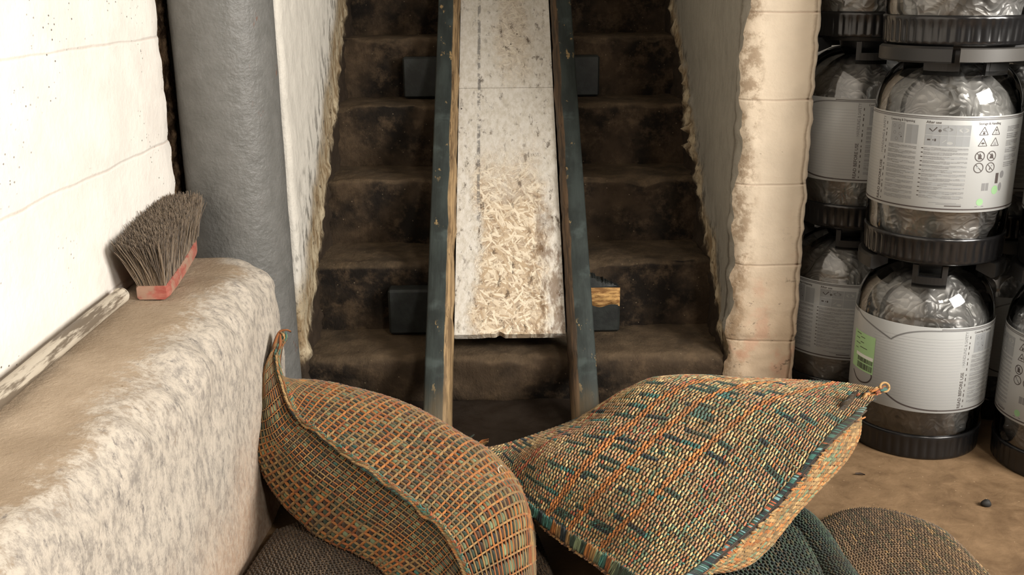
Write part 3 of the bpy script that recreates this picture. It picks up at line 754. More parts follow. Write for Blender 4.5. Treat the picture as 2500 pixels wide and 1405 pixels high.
o = b.build('sleeper', M_SLEEP, ramp, smooth=False); world_child(o); o['label'] = 'upper crossbeam in the shadows'

# ------------------------------------------------------------------ sacks
def hermite(k, Pk, t):
    """smooth curve through Pk (n, ...) at knots k, sampled at t"""
    k = np.asarray(k, float); Pk = np.asarray(Pk, float); t = np.asarray(t, float)
    d = np.empty_like(Pk); h = np.diff(k)
    sl = (Pk[1:] - Pk[:-1]) / h.reshape(-1, *([1] * (Pk.ndim - 1)))
    d[0], d[-1] = sl[0], sl[-1]
    for i in range(1, len(k) - 1):
        d[i] = (sl[i - 1] * h[i] + sl[i] * h[i - 1]) / (h[i] + h[i - 1])
    i = np.clip(np.searchsorted(k, t, side='right') - 1, 0, len(k) - 2)
    s = ((t - k[i]) / h[i]).reshape(-1, *([1] * (Pk.ndim - 1))); hh = h[i].reshape(s.shape)
    return (Pk[i] * (1 + 2 * s) * (1 - s) ** 2 + d[i] * hh * s * (1 - s) ** 2 + Pk[i + 1] * s * s * (3 - 2 * s) - d[i + 1] * hh * s * s * (1 - s))
class Sheet:
    """a piece of cloth: a smooth surface through a grid of control points, with its normals"""
    N = 240
    def __init__(s, uk, vk, ctrl, out):
        q = np.linspace(0, 1, s.N + 1); C = np.asarray(ctrl, float)
        A = hermite(uk, C, q)                               # (N+1, nv, 3)
        T = hermite(vk, A.transpose(1, 0, 2), q).transpose(1, 0, 2)
        s.set(T, out)
    def set(s, T, out):
        s.T = T
        s.du = np.gradient(T, axis=0) * s.N; s.dv = np.gradient(T, axis=1) * s.N
        n = np.cross(s.du, s.dv); n /= np.linalg.norm(n, axis=-1, keepdims=True) + 1e-9
        if np.sum(n * (T - np.asarray(out))) < 0: n = -n
        s.n = n
        return s
    def at(s, u, v, what='T'):
        A = getattr(s, what); u = np.clip(u, 0, 1) * s.N; v = np.clip(v, 0, 1) * s.N
        i = np.minimum(u.astype(int), s.N - 1); j = np.minimum(v.astype(int), s.N - 1)
        a, b = (u - i)[:, None], (v - j)[:, None]
        return A[i, j] * (1 - a) * (1 - b) + A[i + 1, j] * a * (1 - b) + A[i, j + 1] * (1 - a) * b + A[i + 1, j + 1] * a * b
    def base(s, mb, col, sink=0.001, step=3):
        g = (s.T - s.n * sink)[::step, ::step]
        n = np.cross(g[1, 0] - g[0, 0], g[0, 1] - g[0, 0]).dot(s.n[0, 0])
        mb.grid(g, col=lin(col), flip=False)

PAL = {'cream': (0.76, 0.65, 0.46), 'tan': (0.66, 0.53, 0.35), 'orange': (0.71, 0.455, 0.24), 'brick': (0.66, 0.36, 0.24), 'pink': (0.66, 0.48, 0.345),
       'teal': (0.24, 0.42, 0.38), 'sage': (0.44, 0.49, 0.37), 'forest': (0.20, 0.26, 0.21), 'navy': (0.15, 0.18, 0.19), 'brown': (0.28, 0.21, 0.15), 'sky': (0.45, 0.60, 0.60),
       'rust': (0.55, 0.33, 0.18), 'dun': (0.47, 0.385, 0.26), 'amber': (0.62, 0.40, 0.205), 'straw': (0.56, 0.44, 0.275)}
def pick(names, weights, r):
    w = np.cumsum(weights) / np.sum(weights); idx = np.searchsorted(w, r)
    return np.array([PAL[n] for n in names])[np.clip(idx, 0, len(names) - 1)]
def runs(nu, nv, along, s):
    """numbers that keep their value along a yarn for a while, as in variegated wool"""
    i, j = np.meshgrid(np.arange(nu), np.arange(nv), indexing='ij')
    p = np.stack([i * 1.37, j / along, i * 0 + s], -1) + 0.37
    n = vnoise(p, s) * 0.5 + 0.5
    return np.clip((n - 0.5) * 1.7 + 0.5 + (rng.random((nu, nv)) - 0.5) * 0.5, 0, 0.999).ravel()

def weave_dash(mb, sh, nu, nv, pal, stripes=(), wgain=1.0, tilt=0.20, zone=None, basecol=(0.16, 0.14, 0.11), clip=None, pal2=(('forest', 'navy', 'teal', 'brown', 'sage'), (3, 1.6, 1.6, 2.4, 1.0))):
    """coarse cloth of slanting floats: bright dashes in rows with dark stitches between"""
    i, j = np.meshgrid(np.arange(nu), np.arange(nv), indexing='ij')
    jit = rng.normal(0, 0.06, (2, nu, nv))
    U = ((i + 0.5 + (j % 2) * 0.25 + jit[0]) / nu).ravel(); V = ((j + 0.5 + jit[1]) / nv).ravel()
    ok = (U > 0.004) & (U < 0.996)
    if clip is not None: ok &= clip(U, V)
    R = runs(nu, nv, 5.0, 11)
    col = pick(*pal, R)
    if zone is not None:
        col = zone(U, V, col, i.ravel(), j.ravel(), R)
    for (us, hw, c) in stripes:
        m = np.abs(U - us - 0.006 * np.sin(V * 7)) < hw
        col = np.where(m[:, None], np.array(PAL[c]) * (0.85 + 0.3 * rng.random((len(U), 1))), col)
    col = np.clip(col * (0.78 + 0.30 * rng.random((len(U), 1))), 0, 1)
    T, Nn, du, dv = (sh.at(U, V, w) for w in ('T', 'n', 'du', 'dv'))
    lu, lv = du / nu, dv / nv
    lul, lvl = np.linalg.norm(lu, axis=1), np.linalg.norm(lv, axis=1)
    A = lv * 0.50 - lu * tilt
    w = np.minimum(lul * 0.30, lvl * 0.36) * wgain
    w = np.maximum(w, 0.0007)
    capsules(mb, (T + Nn * (w * 0.35)[:, None])[ok], A[ok], Nn[ok], w[ok], w[ok] * 0.8, lin(col)[ok])
    # the darker stitches between, lower down
    U2 = ((i + 1.0 + (j % 2) * 0.25) / nu).ravel(); V2 = ((j + 1.0 + jit[0]) / nv).ravel()
    ok2 = (U2 < 0.996) & (V2 < 0.998)
    if clip is not None: ok2 &= clip(U2, V2)
    c2 = pick(*pal2, runs(nu, nv, 4.0, 23)) * (0.8 + 0.4 * rng.random((len(U2), 1)))
    for (us, hw, c) in stripes:
        m = np.abs(U2 - us - 0.006 * np.sin(V2 * 7)) < hw
        c2 = np.where(m[:, None], np.array(PAL[c]) * (0.7 + 0.2 * rng.random((len(U2), 1))), c2)
    T2, N2 = sh.at(U2, V2), sh.at(U2, V2, 'n')
    A2 = lu * 0.36 + lv * 0.16
    capsules(mb, (T2 - N2 * (w * 0.05)[:, None])[ok2], A2[ok2], N2[ok2], (w * 0.92)[ok2], (w * 0.70)[ok2], lin(np.clip(c2, 0, 1))[ok2])
    sh.base(mb, basecol, 0.0012)

def weave_lattice(mb, sh, nu, nv, strand_pal, cell_pal, basecol=(0.20, 0.15, 0.10), dirt=1.0):
    """open lattice of orange strands with dark green floats in its cells"""
    i, j = np.meshgrid(np.arange(nu), np.arange(nv), indexing='ij')
    U = ((i + 0.5) / nu).ravel(); V = ((j + 0.5) / nv).ravel()
    T, N_, du, dv = (sh.at(U, V, w) for w in ('T', 'n', 'du', 'dv'))
    lu, lv = du / nu, dv / nv
    lul, lvl = np.linalg.norm(lu, axis=1), np.linalg.norm(lv, axis=1)
    w = np.maximum(np.minimum(lvl * 0.36, lul * 0.45), 0.0008)
    cc = 0.85 * pick(*cell_pal, np.clip(runs(nu, nv, 3.0, 31) * 0.5 + runs(nv, nu, 4.0, 37).reshape(nv, nu).T.ravel() * 0.5, 0, 0.999)) * (0.75 + 0.5 * rng.random((len(U), 1)))
    bump_ = rng.random(len(U)) * 0.5
    capsules(mb, T + N_ * (w * (bump_ - 0.25))[:, None], lu * 0.34, N_, w * 0.98, w * 0.75, lin(np.clip(cc, 0, 1)))
    sc_ = pick(*strand_pal, runs(nu, nv, 6.0, 41)) * (0.9 + 0.2 * rng.random((len(U), 1)))
    # strands along the length
    V2 = ((j) / nv).ravel(); T2, N2 = sh.at(U, V2), sh.at(U, V2, 'n')
    capsules(mb, T2 + N2 * (w * 0.22)[:, None], lu * 0.62, N2, w * 0.50, w * 0.66, lin(np.clip(sc_, 0, 1)))
    # strands across, over the top
    U3 = (i / nu).ravel(); T3, N3 = sh.at(U3, V), sh.at(U3, V, 'n')
    sc3 = pick(*strand_pal, runs(nu, nv, 9.0, 43)) * (0.9 + 0.2 * rng.random((len(U), 1)))
    capsules(mb, T3 + N3 * (w * 0.35)[:, None], lv * 0.62, N3, w * 0.50, w * 0.66, lin(np.clip(sc3, 0, 1)))
    sh.base(mb, basecol, 0.0015)

def rope(mb, pts, nrm, rad, cols, pitch=0.007, slant=0.6):
    """twisted cord along pts"""
    pts = np.asarray(pts); d = np.linalg.norm(np.diff(pts, axis=0), axis=1); L = np.concatenate([[0], np.cumsum(d)])
    n = max(2, int(L[-1] / pitch)); q = (np.arange(n) + 0.5) / n * L[-1]
    C = np.stack([np.interp(q, L, pts[:, k]) for k in range(3)], 1)
    Nn = np.stack([np.interp(q, L, nrm[:, k]) for k in range(3)], 1); Nn /= np.linalg.norm(Nn, axis=1, keepdims=True)
    t = np.gradient(C, axis=0); t /= np.linalg.norm(t, axis=1, keepdims=True)
    B = np.cross(Nn, t)
    rad = np.broadcast_to(rad, (n,))
    for sgn in (1, -1):
        A = t * (pitch * 0.75) + sgn * 0 + B * (rad * slant)[:, None]
        c = cols(n); capsules(mb, C + B * (sgn * rad * 0.35)[:, None] + t * (sgn * pitch * .25), A, Nn, rad * 0.62, rad * 0.62, lin(np.clip(c, 0, 1)))

def root_at(name, loc, label, cat, group=None): return empty(name, loc, label, cat, group)
def part(mb, name, m, root, label=None):
    o = mb.build(name, m, root, color=True); o.location = [-c for c in root.location]
    if label: o['label'] = label
    return o

# --- right sack
UK = [0, .25, .5, .75, 1]; VK = [0, .25, .5, .75, 1]
top_px = [
 [(1172, 1098, 1.90), (1262, 1076, 1.98), (1385, 1034, 2.06), (1510, 972, 2.13), (1650, 925, 2.21)],
 [(1262, 1204, 1.70), (1330, 1112, 1.76), (1440, 1030, 1.89), (1600, 925, 2.02), (1800, 922, 2.16)],
 [(1366, 1288, 1.56), (1462, 1165, 1.62), (1590, 1050, 1.75), (1740, 950, 1.92), (1930, 928, 2.07)],
 [(1482, 1362, 1.43), (1612, 1240, 1.47), (1752, 1115, 1.61), (1898, 1002, 1.78), (2062, 935, 1.96)],
 [(1610, 1452, 1.28), (1738, 1368, 1.37), (1882, 1240, 1.52), (2022, 1078, 1.69), (2158, 952, 1.855)]]
top_c = np.array([[P(x, y, Y) for x, y, Y in r] for r in top_px])
bot_c = top_c.copy()
for a, row in enumerate([None, None, None, [(1640, 1500, 1.30), (1792, 1385, 1.46), (1938, 1245, 1.63), (2078, 1082, 1.80), (2150, 968, 1.90)], None]):
    if row:
        for k in range(0, 4): bot_c[a, k] = P(*row[k])
for a, zl in ((1, 0.105), (2, 0.095)):
    for k in (1, 2, 3): bot_c[a, k, 2] = zl; bot_c[a, k, 1] -= 0.02
bot_c[3, 0] = top_c[3, 0] + np.array([0.01, -0.01, -0.004])
ctr = top_c.reshape(-1, 3).mean(0) - np.array([0, 0, 0.05])
TOP, BOT = Sheet(UK, VK, top_c, ctr), Sheet(UK, VK, bot_c, ctr)
def wrinkle(sh, amp, sc, sd, ctr):
    w = np.sin(np.linspace(0, PI, sh.N + 1)) ** 0.5
    n = fbm(sh.T * sc, 3, sd)
    return sh.set(sh.T + sh.n * (n * amp * np.outer(w, w))[..., None], ctr)
wrinkle(TOP, 0.0035, 11, 70, ctr); wrinkle(BOT, 0.003, 11, 75, ctr)
rsack = root_at('sandbag', tuple(P(1640, 1180, 1.70) * np.array([1, 1, 0])), 'plump cream, green and orange woven sack whose corner points at the kegs', 'sack')
def zone_r(U, V, col, i, j, R):
    # variegated weft: dark green runs along the rows, thicker on the left of the cloth
    left = np.clip((0.86 - U) / 0.30, 0.0, 1)
    run = hsh((i + (hsh(i * 0, j, i * 0, 3) * 9).astype(int)) // 7, j, i * 0 + 1, 5)
    dk = np.array([PAL['forest'], PAL['teal'], PAL['navy'], PAL['forest']])[(hsh((i // 7), j, i * 0, 9) * 3.99).astype(int)]
    m = run < 0.03 + 0.17 * left
    warm = hsh(i // 9, j // 2, i * 0, 41) < 0.22
    col = np.where(warm[:, None], col * 0.5 + 0.5 * np.array(PAL['pink']), col)
    return np.where(m[:, None], dk, col)
b = MB()
weave_dash(b, TOP, 80, 60, (('tan', 'cream', 'straw', 'pink', 'sage', 'orange', 'brick'), (3.2, 2.6, 1.8, 1.2, 1.8, 0.7, 0.5)),
           stripes=((0.20, 0.008, 'brick'), (0.42, 0.013, 'orange'), (0.54, 0.013, 'orange'), (0.70, 0.011, 'orange')), zone=zone_r, pal2=(('forest', 'teal', 'brown', 'navy', 'sage'), (3.0, 3.4, 1.8, 0.8, 1.4)))
part(b, 'upper_cloth', M_YARN, rsack)
b = MB()
weave_dash(b, BOT, 96, 70, (('amber', 'straw', 'tan', 'orange', 'dun', 'sage'), (1.8, 3.0, 2.0, 1.2, 1.0, 0.8)), basecol=(0.30, 0.21, 0.13), wgain=1.15, pal2=(('tan', 'brown', 'orange', 'sage'), (2, 2, 1, 1)), clip=lambda U, V: U > 0.45)
part(b, 'lower_cloth', M_YARN, rsack, 'orange tan underside cloth')
# whip-stitched seam on the right edge
b = MB(); q = np.linspace(0.0, 0.90, 210); o1 = np.ones_like(q)
C = TOP.at(o1, q); Nn = TOP.at(o1 * 0.985, q, 'n') * 0.7 + BOT.at(o1 * 0.985, q, 'n') * 0.45
Nn /= np.linalg.norm(Nn, axis=1, keepdims=True)
du = TOP.at(o1, q, 'du'); du /= np.linalg.norm(du, axis=1, keepdims=True); dv = TOP.at(o1, q, 'dv'); dv /= np.linalg.norm(dv, axis=1, keepdims=True)
wob = (fbm(np.stack([q * 30, 0 * q, 0 * q], -1), 2, 3) * 0.003)[:, None]
cc = pick(('teal', 'navy', 'sky', 'forest', 'brick'), (3, 3.2, 1.2, 2, 0.8), runs(1, 210, 5.0, 51))
capsules(b, C + Nn * 0.003 + du * wob, du * 0.0075 + dv * 0.004, Nn, 0.0017, 0.0024, lin(cc))
C2 = C + Nn * 0.0005 + BOT.at(o1 * 0.97, q, 'n') * 0.006
capsules(b, C2, dv * 0.006 + du * 0.002, Nn, 0.0026, 0.0022, lin(np.array(PAL['brown']) * np.ones((210, 3)) * 0.6))
pts = C + BOT.at(o1 * 0.97, q, 'n') * 0.013 + Nn * 0.001
m = rng.random(210) < 0.45
capsules(b, (pts + rng.normal(0, 0.002, (210, 3)))[m], (du * 0.003 + dv * 0.004 + rng.normal(0, 0.002, (210, 3)))[m], Nn[m], 0.0018, 0.0018, lin(pick(('orange', 'sage', 'tan', 'brown'), (1.4, 1, 2, 1), rng.random(210)))[m])
for k in range(26):       # the slit left open near the corner
    s_ = k / 25; c = P(2034 + 52 * s_, 1030 - 68 * s_, 1.775 + 0.055 * s_) + np.array([random.gauss(0, .002), 0, random.gauss(0, .002)])
    capsules(b, [c], [np.array([0.008, 0.002, 0.009])], [np.array([0, -0.6, 0.8])], 0.0060 * math.sin(PI * (0.12 + 0.76 * s_)), 0.004, lin(np.array([[0.10, 0.075, 0.055]])))
part(b, 'stitched_seam', M_YARN, rsack, 'teal and navy whip-stitched seam')
# bound hem on the left edge: a ragged band of short threads in colour blocks
b = MB(); nq = 330; q = np.linspace(0.02, 0.99, nq); z0 = np.zeros(nq)
C = TOP.at(q, z0); du = TOP.at(q, z0, 'du'); du /= np.linalg.norm(du, axis=1, keepdims=True); dv = TOP.at(q, z0 + 0.01, 'dv'); dv /= np.linalg.norm(dv, axis=1, keepdims=True)
Nn = TOP.at(q, z0 + 0.03, 'n'); wid = np.interp(q, [0, 0.2, 0.45, 1], [0.008, 0.009, 0.016, 0.021])
out = -dv * 0.85 - Nn * 0.35; out /= np.linalg.norm(out, axis=1, keepdims=True)
blk = hsh((np.arange(nq) // 9), np.zeros(nq, int), np.zeros(nq, int), 4)
ccol = pick(('teal', 'forest', 'navy', 'amber', 'sage', 'straw', 'rust'), (2.6, 3.2, 1.6, 0.8, 1.2, 0.5, 0.6), blk)
for lay in range(2):
    capsules(b, C + out * (wid * 0.45)[:, None] + Nn * (0.003 - 0.0045 * lay) + rng.normal(0, 0.0006, (nq, 3)), out * (wid * 0.62)[:, None] + du * 0.002 + rng.normal(0, 0.0012, (nq, 3)), Nn, 0.0017, 0.0024,
             lin(np.clip(ccol * (0.6 + 0.55 * rng.random((nq, 1))), 0, 1)))
E = C + out * (wid * 1.08)[:, None] - Nn * 0.002 + rng.normal(0, 0.0008, (nq, 3))
rope(b, E, Nn, 0.0033, lambda n: pick(('brown', 'tan', 'pink'), (2, 1.3, 1), rng.random(n)), 0.005)
rope(b, C + Nn * 0.001 + out * 0.001, Nn, 0.0028, lambda n: pick(('navy', 'forest', 'brown'), (2, 2, 1), rng.random(n)), 0.006)
hem = part(b, 'bound_hem', M_YARN, rsack, 'teal and brown bound hem')
# frayed tuft where the hem meets the far corner
b = MB(); c0 = P(1130, 1083, 1.89)
for k in range(150):
    s_ = random.random(); c = P(1055 + 125 * s_, 1066 + 34 * s_, 1.885) + np.array([random.gauss(0, .006), random.gauss(0, .012), random.gauss(0.002, .006)])
    d = np.array([0.9, -0.2, 0.1]) + np.array([random.gauss(0, .6) for _ in range(3)]); d /= np.linalg.norm(d)
    nn_ = np.array([0, -0.5, 0.85]); colr = PAL[random.choice(['teal', 'navy', 'tan', 'orange', 'sage', 'forest', 'pink'])]
    capsules(b, [c], [d * random.uniform(0.004, 0.010)], [nn_], 0.0018, 0.0018, lin(np.array([colr]) * random.uniform(.6, 1)))
for k in range(7):
    a0 = P(1150, 1100, 1.87); a1 = P(1188, 1078, 1.86); o_ = np.array([random.gauss(0, .003) for _ in range(3)])
    b.tube([a0 + o_, (a0 + a1) / 2 + o_ * 1.5 + np.array([0, 0, .002]), a1 + o_ * .8], [0.002, 0.0022, 0.0008], 5, col=lin(PAL['cream'] if k % 2 else PAL['orange']))
part(b, 'frayed_tuft', M_YARN, rsack, 'frayed tuft with loose tan ends')
# corner ear: knotted loop ends by the kegs
b = MB(); tip = P(2160, 946, 1.85)
for k in range(46):
    s_ = k / 45; base_p = P(2085 + 70 * s_, 985 - 36 * s_, 1.84 + 0.01 * s_)
    c = base_p + np.array([random.gauss(0, .004), random.gauss(0, .006), random.gauss(0, .006 * (1.25 - s_))])
    capsules(b, [c], [np.array([0.0075, 0.001, 0.003]) + np.array([random.gauss(0, .002) for _ in range(3)])], [np.array([0, -0.6, 0.8])], 0.0032, 0.0032,
             lin(np.array([PAL[random.choice(['orange', 'teal', 'tan', 'brick', 'navy', 'orange'])]]) * random.uniform(.7, 1.05)))
th = np.linspace(0, 2 * PI, 16); b.tube(np.stack([tip[0] + 0.009 * np.cos(th), tip[1] + 0.004 * np.sin(th), tip[2] + 0.008 * np.sin(th)], 1), 0.0024, 6, col=lin(PAL['tan']))
part(b, 'corner_knot', M_YARN, rsack, 'knotted yarn corner')

# --- left sack
UK2 = [0, .1, .2, .36, .56, .76, .9, 1]; VK2 = [0, .33, .66, 1]
up_px = [
 [(688, 812, 1.965), (690, 812, 1.968), (692, 812, 1.972), (693, 814, 1.975)],
 [(666, 878, 1.925), (674, 900, 1.955), (684, 918, 1.985), (692, 928, 2.02)],
 [(700, 988, 1.86), (728, 950, 1.95), (770, 930, 2.05), (800, 948, 2.14)],
 [(772, 1062, 1.76), (842, 1002, 1.87), (912, 966, 2.0), (950, 985, 2.11)],
 [(905, 1162, 1.62), (992, 1090, 1.74), (1062, 1032, 1.88), (1100, 1050, 2.0)],
 [(1045, 1268, 1.48), (1132, 1182, 1.58), (1204, 1130, 1.72), (1238, 1150, 1.84)],
 [(1115, 1345, 1.40), (1208, 1272, 1.48), (1276, 1238, 1.59), (1300, 1262, 1.70)],
 [(1170, 1475, 1.29), (1240, 1460, 1.32), (1292, 1430, 1.38), (1308, 1405, 1.45)]]
lo_mid = [
 [(687, 813, 1.965), (688, 814, 1.968)],
 [(646, 905, 1.90), (640, 925, 1.94)],
 [(652, 1030, 1.83), (634, 1030, 1.90)],
 [(704, 1122, 1.735), (662, 1150, 1.83)],
 [(832, 1228, 1.615), (776, 1282, 1.70)],
 [(978, 1326, 1.475), (925, 1362, 1.55)],
 [(1062, 1396, 1.40), (1012, 1420, 1.46)],
 [(1180, 1500, 1.29), (1240, 1500, 1.34)]]
up_c = np.array([[P(x, y, Y) for x, y, Y in r] for r in up_px])
lo_c = np.array([[up_c[a, 0], P(*lo_mid[a][0]), P(*lo_mid[a][1]), up_c[a, 3]] for a in range(8)])
ctr2 = up_c[2:7].reshape(-1, 3).mean(0) - np.array([0, -0.04, 0.06])
UP, LO = Sheet(UK2, VK2, up_c, ctr2), Sheet(UK2, VK2, lo_c, ctr2)
wrinkle(UP, 0.004, 12, 90, ctr2); wrinkle(LO, 0.003, 12, 95, ctr2)
lsack = root_at('sandbag', tuple(P(950, 1200, 1.7) * np.array([1, 1, 0])), 'plump orange and dark green lattice sack leaning on the ledge by its long ear', 'sack')
STR = (('amber', 'straw', 'rust', 'dun'), (2.6, 2.4, 1.2, 1.4)); CEL = (('forest', 'sage', 'brown', 'teal', 'navy'), (3.4, 1.2, 2.4, 0.7, 0.7))
b = MB(); weave_lattice(b, UP, 46, 26, STR, CEL); part(b, 'upper_cloth', M_YARN, lsack)
b = MB(); weave_lattice(b, LO, 46, 27, STR, CEL); part(b, 'lower_cloth', M_YARN, lsack)
b = MB(); q = np.linspace(0.0, 1.0, 300); z0 = np.zeros(300)
wv = fbm(np.stack([q * 16, 0 * q, 0 * q], -1), 3, 8)
C = UP.at(q, z0); nu_ = UP.at(q, z0 + 0.05, 'n'); nl_ = LO.at(q, z0 + 0.05, 'n'); Nn = nu_ + nl_; Nn /= np.linalg.norm(Nn, axis=1, keepdims=True)
upd = np.array([0, 0, 1.0])
a = C + Nn * 0.006 + nl_ * 0.004 + upd * (wv * 0.005)[:, None]
rope(b, a, Nn, 0.0034, lambda n: pick(('tan', 'dun', 'orange'), (2.6, 2, 0.8), rng.random(n)), 0.0065)
a = C + Nn * 0.005 + nu_ * 0.008 + upd * (wv * 0.003)[:, None]
rope(b, a, Nn, 0.0030, lambda n: pick(('dun', 'rust', 'sage', 'teal'), (2, 1.4, 1, 0.9), rng.random(n)), 0.0065)
a = C + Nn * 0.003 + nu_ * 0.002
rope(b, a, Nn, 0.0034, lambda n: pick(('navy', 'teal', 'forest'), (2, 1.4, 2), rng.random(n)), 0.006)
m = (rng.random(300) < 0.4) & (q > 0.16)
capsules(b, (C + Nn * 0.004 + nu_ * 0.012)[m], (nu_ * 0.004 + rng.normal(0, 0.002, (300, 3)))[m], Nn[m], 0.0017, 0.0017, lin(pick(('tan', 'sage', 'teal', 'brick'), (2, 1, 1, 1), rng.random(300)))[m])
part(b, 'ridge_seam', M_YARN, lsack, 'tan rope-like ridge seam')
b = MB(); e0 = P(676, 850, 1.945)
for k in range(5):
    o_ = np.array([random.gauss(0, .003), random.gauss(0, .003), 0])
    pp = [P(664 + 3 * k, 880, 1.93) + o_, P(672 + 2 * k, 842, 1.945) + o_, P(684, 812, 1.96) + o_ * .6, P(700, 806, 1.96) + o_ * .4, P(712, 812 - 2 * k, 1.96) + o_ * .4][: (5 if k < 2 else 4)]
    pp = hermite(np.linspace(0, 1, len(pp)), np.array(pp), np.linspace(0, 1, 16))
    b.tube(pp, np.linspace(0.0045, 0.0014, 16), 6, col=lin(PAL[['brown', 'rust', 'brown', 'dun', 'rust'][k]]))
part(b, 'twisted_ear', M_YARN, lsack, 'twisted brown and orange ear tip')
b = MB(); pp = hermite(np.linspace(0, 1, 5), np.array([P(1232, 1160, 1.655), P(1222, 1164, 1.66), P(1216, 1150, 1.67), P(1222, 1142, 1.67), P(1226, 1144, 1.67)]), np.linspace(0, 1, 20))
b.tube(pp + np.array([0, 0, 0.004]), 0.0009, 5, col=lin((0.86, 0.82, 0.74))); c = part(b, 'loose_thread', M_YARN, rsack, 'curled white loose thread')

# --- the flatter sacks underneath
def pillow(a, bq, hgt, z0, c, rot, zmin, pinch=0.10, e=0.42):
    s_ = np.linspace(-1, 1, Sheet.N + 1); S_, T_ = np.meshgrid(s_, s_, indexing='ij')
    x = a * S_ * (1 - pinch * T_ ** 2); y = bq * T_ * (1 - pinch * S_ ** 2)
    h = (np.clip((1 - S_ ** 2), 0, 1) * np.clip(1 - T_ ** 2, 0, 1)) ** e
    X = c[0] + x * math.cos(rot) - y * math.sin(rot); Y = c[1] + x * math.sin(rot) + y * math.cos(rot)
    up = np.stack([X, Y, z0 + h * hgt], -1); dn = np.stack([X, Y, np.maximum(z0 - h * (z0 - zmin) , zmin)], -1)
    A = Sheet.__new__(Sheet); B = Sheet.__new__(Sheet); cc_ = np.array([c[0], c[1], z0 - 0.3])
    A.set(up, cc_); B.set(dn, np.array([c[0], c[1], z0 + 0.3])); return A, B
def low_sack(name, label, sh, nu, nv, pal, basecol, m, pal2):
    A, B = sh; r = root_at(name, (*A.T[120, 120, :2], 0), label, 'sack')
    wrinkle(A, 0.004, 10, 3, A.T[120, 120] - np.array([0, 0, 0.4]))
    b = MB(); weave_dash(b, A, nu, nv, pal, basecol=basecol, wgain=0.95, pal2=pal2); part(b, 'upper_cloth', m, r)
    b = MB(); B.base(b, basecol, 0.0, 6); part(b, 'lower_cloth', m, r)
    b = MB(); q = np.linspace(0, 1, 160)
    for uu, vv in ((q * 0, q), (q * 0 + 1, q), (q, q * 0), (q, q * 0 + 1)):
        rope(b, A.at(uu, vv) + np.array([0, 0, 0.002]), np.tile([0, 0, 1.0], (160, 1)), 0.004, lambda n: np.tile(np.array(basecol) * 1.3, (n, 1)), 0.008)
    part(b, 'edge_seam', m, r); return r
PAL.update(mud=(0.38, 0.31, 0.235), soil=(0.29, 0.235, 0.175), dust=(0.52, 0.42, 0.31), olive=(0.33, 0.32, 0.23), moss=(0.25, 0.31, 0.25), slate=(0.19, 0.23, 0.21))
low_sack('sandbag', 'dark grimy brown ribbed sack on the floor under the orange sack by the ledge', pillow(0.285, 0.47, 0.070, 0.036, (-0.190, 1.345), 0.02, 0.006, 0.14), 84, 110,
         (('mud', 'soil', 'brown'), (3, 3, 1)), (0.20, 0.155, 0.11), M_YARN_DARK, (('soil', 'brown', 'mud'), (2, 1, 1)))
low_sack('sandbag', 'dark green grimy sack squashed under the right-hand cushion sack', pillow(0.135, 0.45, 0.052, 0.050, (0.405, 1.37), -0.06, 0.006, 0.05), 36, 80,
         (('moss', 'slate', 'olive', 'forest'), (3, 2, 1.5, 1)), (0.11, 0.12, 0.095), M_YARN_DARK, (('slate', 'soil', 'forest'), (2, 1, 1)))
fs = low_sack('sandbag', 'flat dust caked brown sack lying on the floor in front of the kegs', pillow(0.155, 0.46, 0.050, 0.022, (0.70, 1.345), -0.05, 0.004, 0.16, 0.36), 54, 110,
         (('dust', 'mud', 'olive', 'tan'), (3, 2.2, 1.6, 0.8)), (0.36, 0.285, 0.205), M_YARN_DUST, (('dust', 'mud', 'olive'), (2, 2, 1)))
# its green seam flap, standing up along the left side
b = MB(); n = 70; q = np.linspace(0, 1, n); xs = 0.548 + 0.006 * np.sin(q * 9); yy = np.linspace(1.05, 1.80, n)
T_ = np.zeros((Sheet.N + 1, Sheet.N + 1, 3)); uu = np.linspace(0, 1, Sheet.N + 1)[:, None]; vv = np.linspace(0, 1, Sheet.N + 1)[None]
T_[..., 1] = 1.06 + 0.73 * vv; T_[..., 0] = 0.535 + 0.085 * uu - 0.03 * (vv - 0.5) + 0.006 * np.sin(vv * 11)
T_[..., 2] = 0.045 + 0.034 * np.sin(uu * PI) ** 0.8 + 0.006 * np.sin(vv * 15) - 0.03 * np.clip((vv - 0.85) / 0.15, 0, 1) ** 2
fl = Sheet.__new__(Sheet); fl.set(T_, np.array([0.58, 1.4, -0.2]))
weave_dash(b, fl, 16, 110, (('moss', 'slate', 'forest', 'olive'), (3, 2, 0.8, 1.6)), basecol=(0.12, 0.13, 0.10), pal2=(('slate', 'soil', 'moss'), (2, 1, 1)))
q = np.linspace(0, 1, 120)
rope(b, fl.at(q * 0 + 0.02, q) + np.array([0, 0, 0.010]), np.tile([0, 0, 1.0], (120, 1)), 0.008, lambda n: pick(('dust', 'mud', 'olive'), (2, 2, 1), rng.random(n)), 0.009)
part(b, 'green_seam_flap', M_YARN_DARK, fs, 'dark green seam flap with dusty edge')

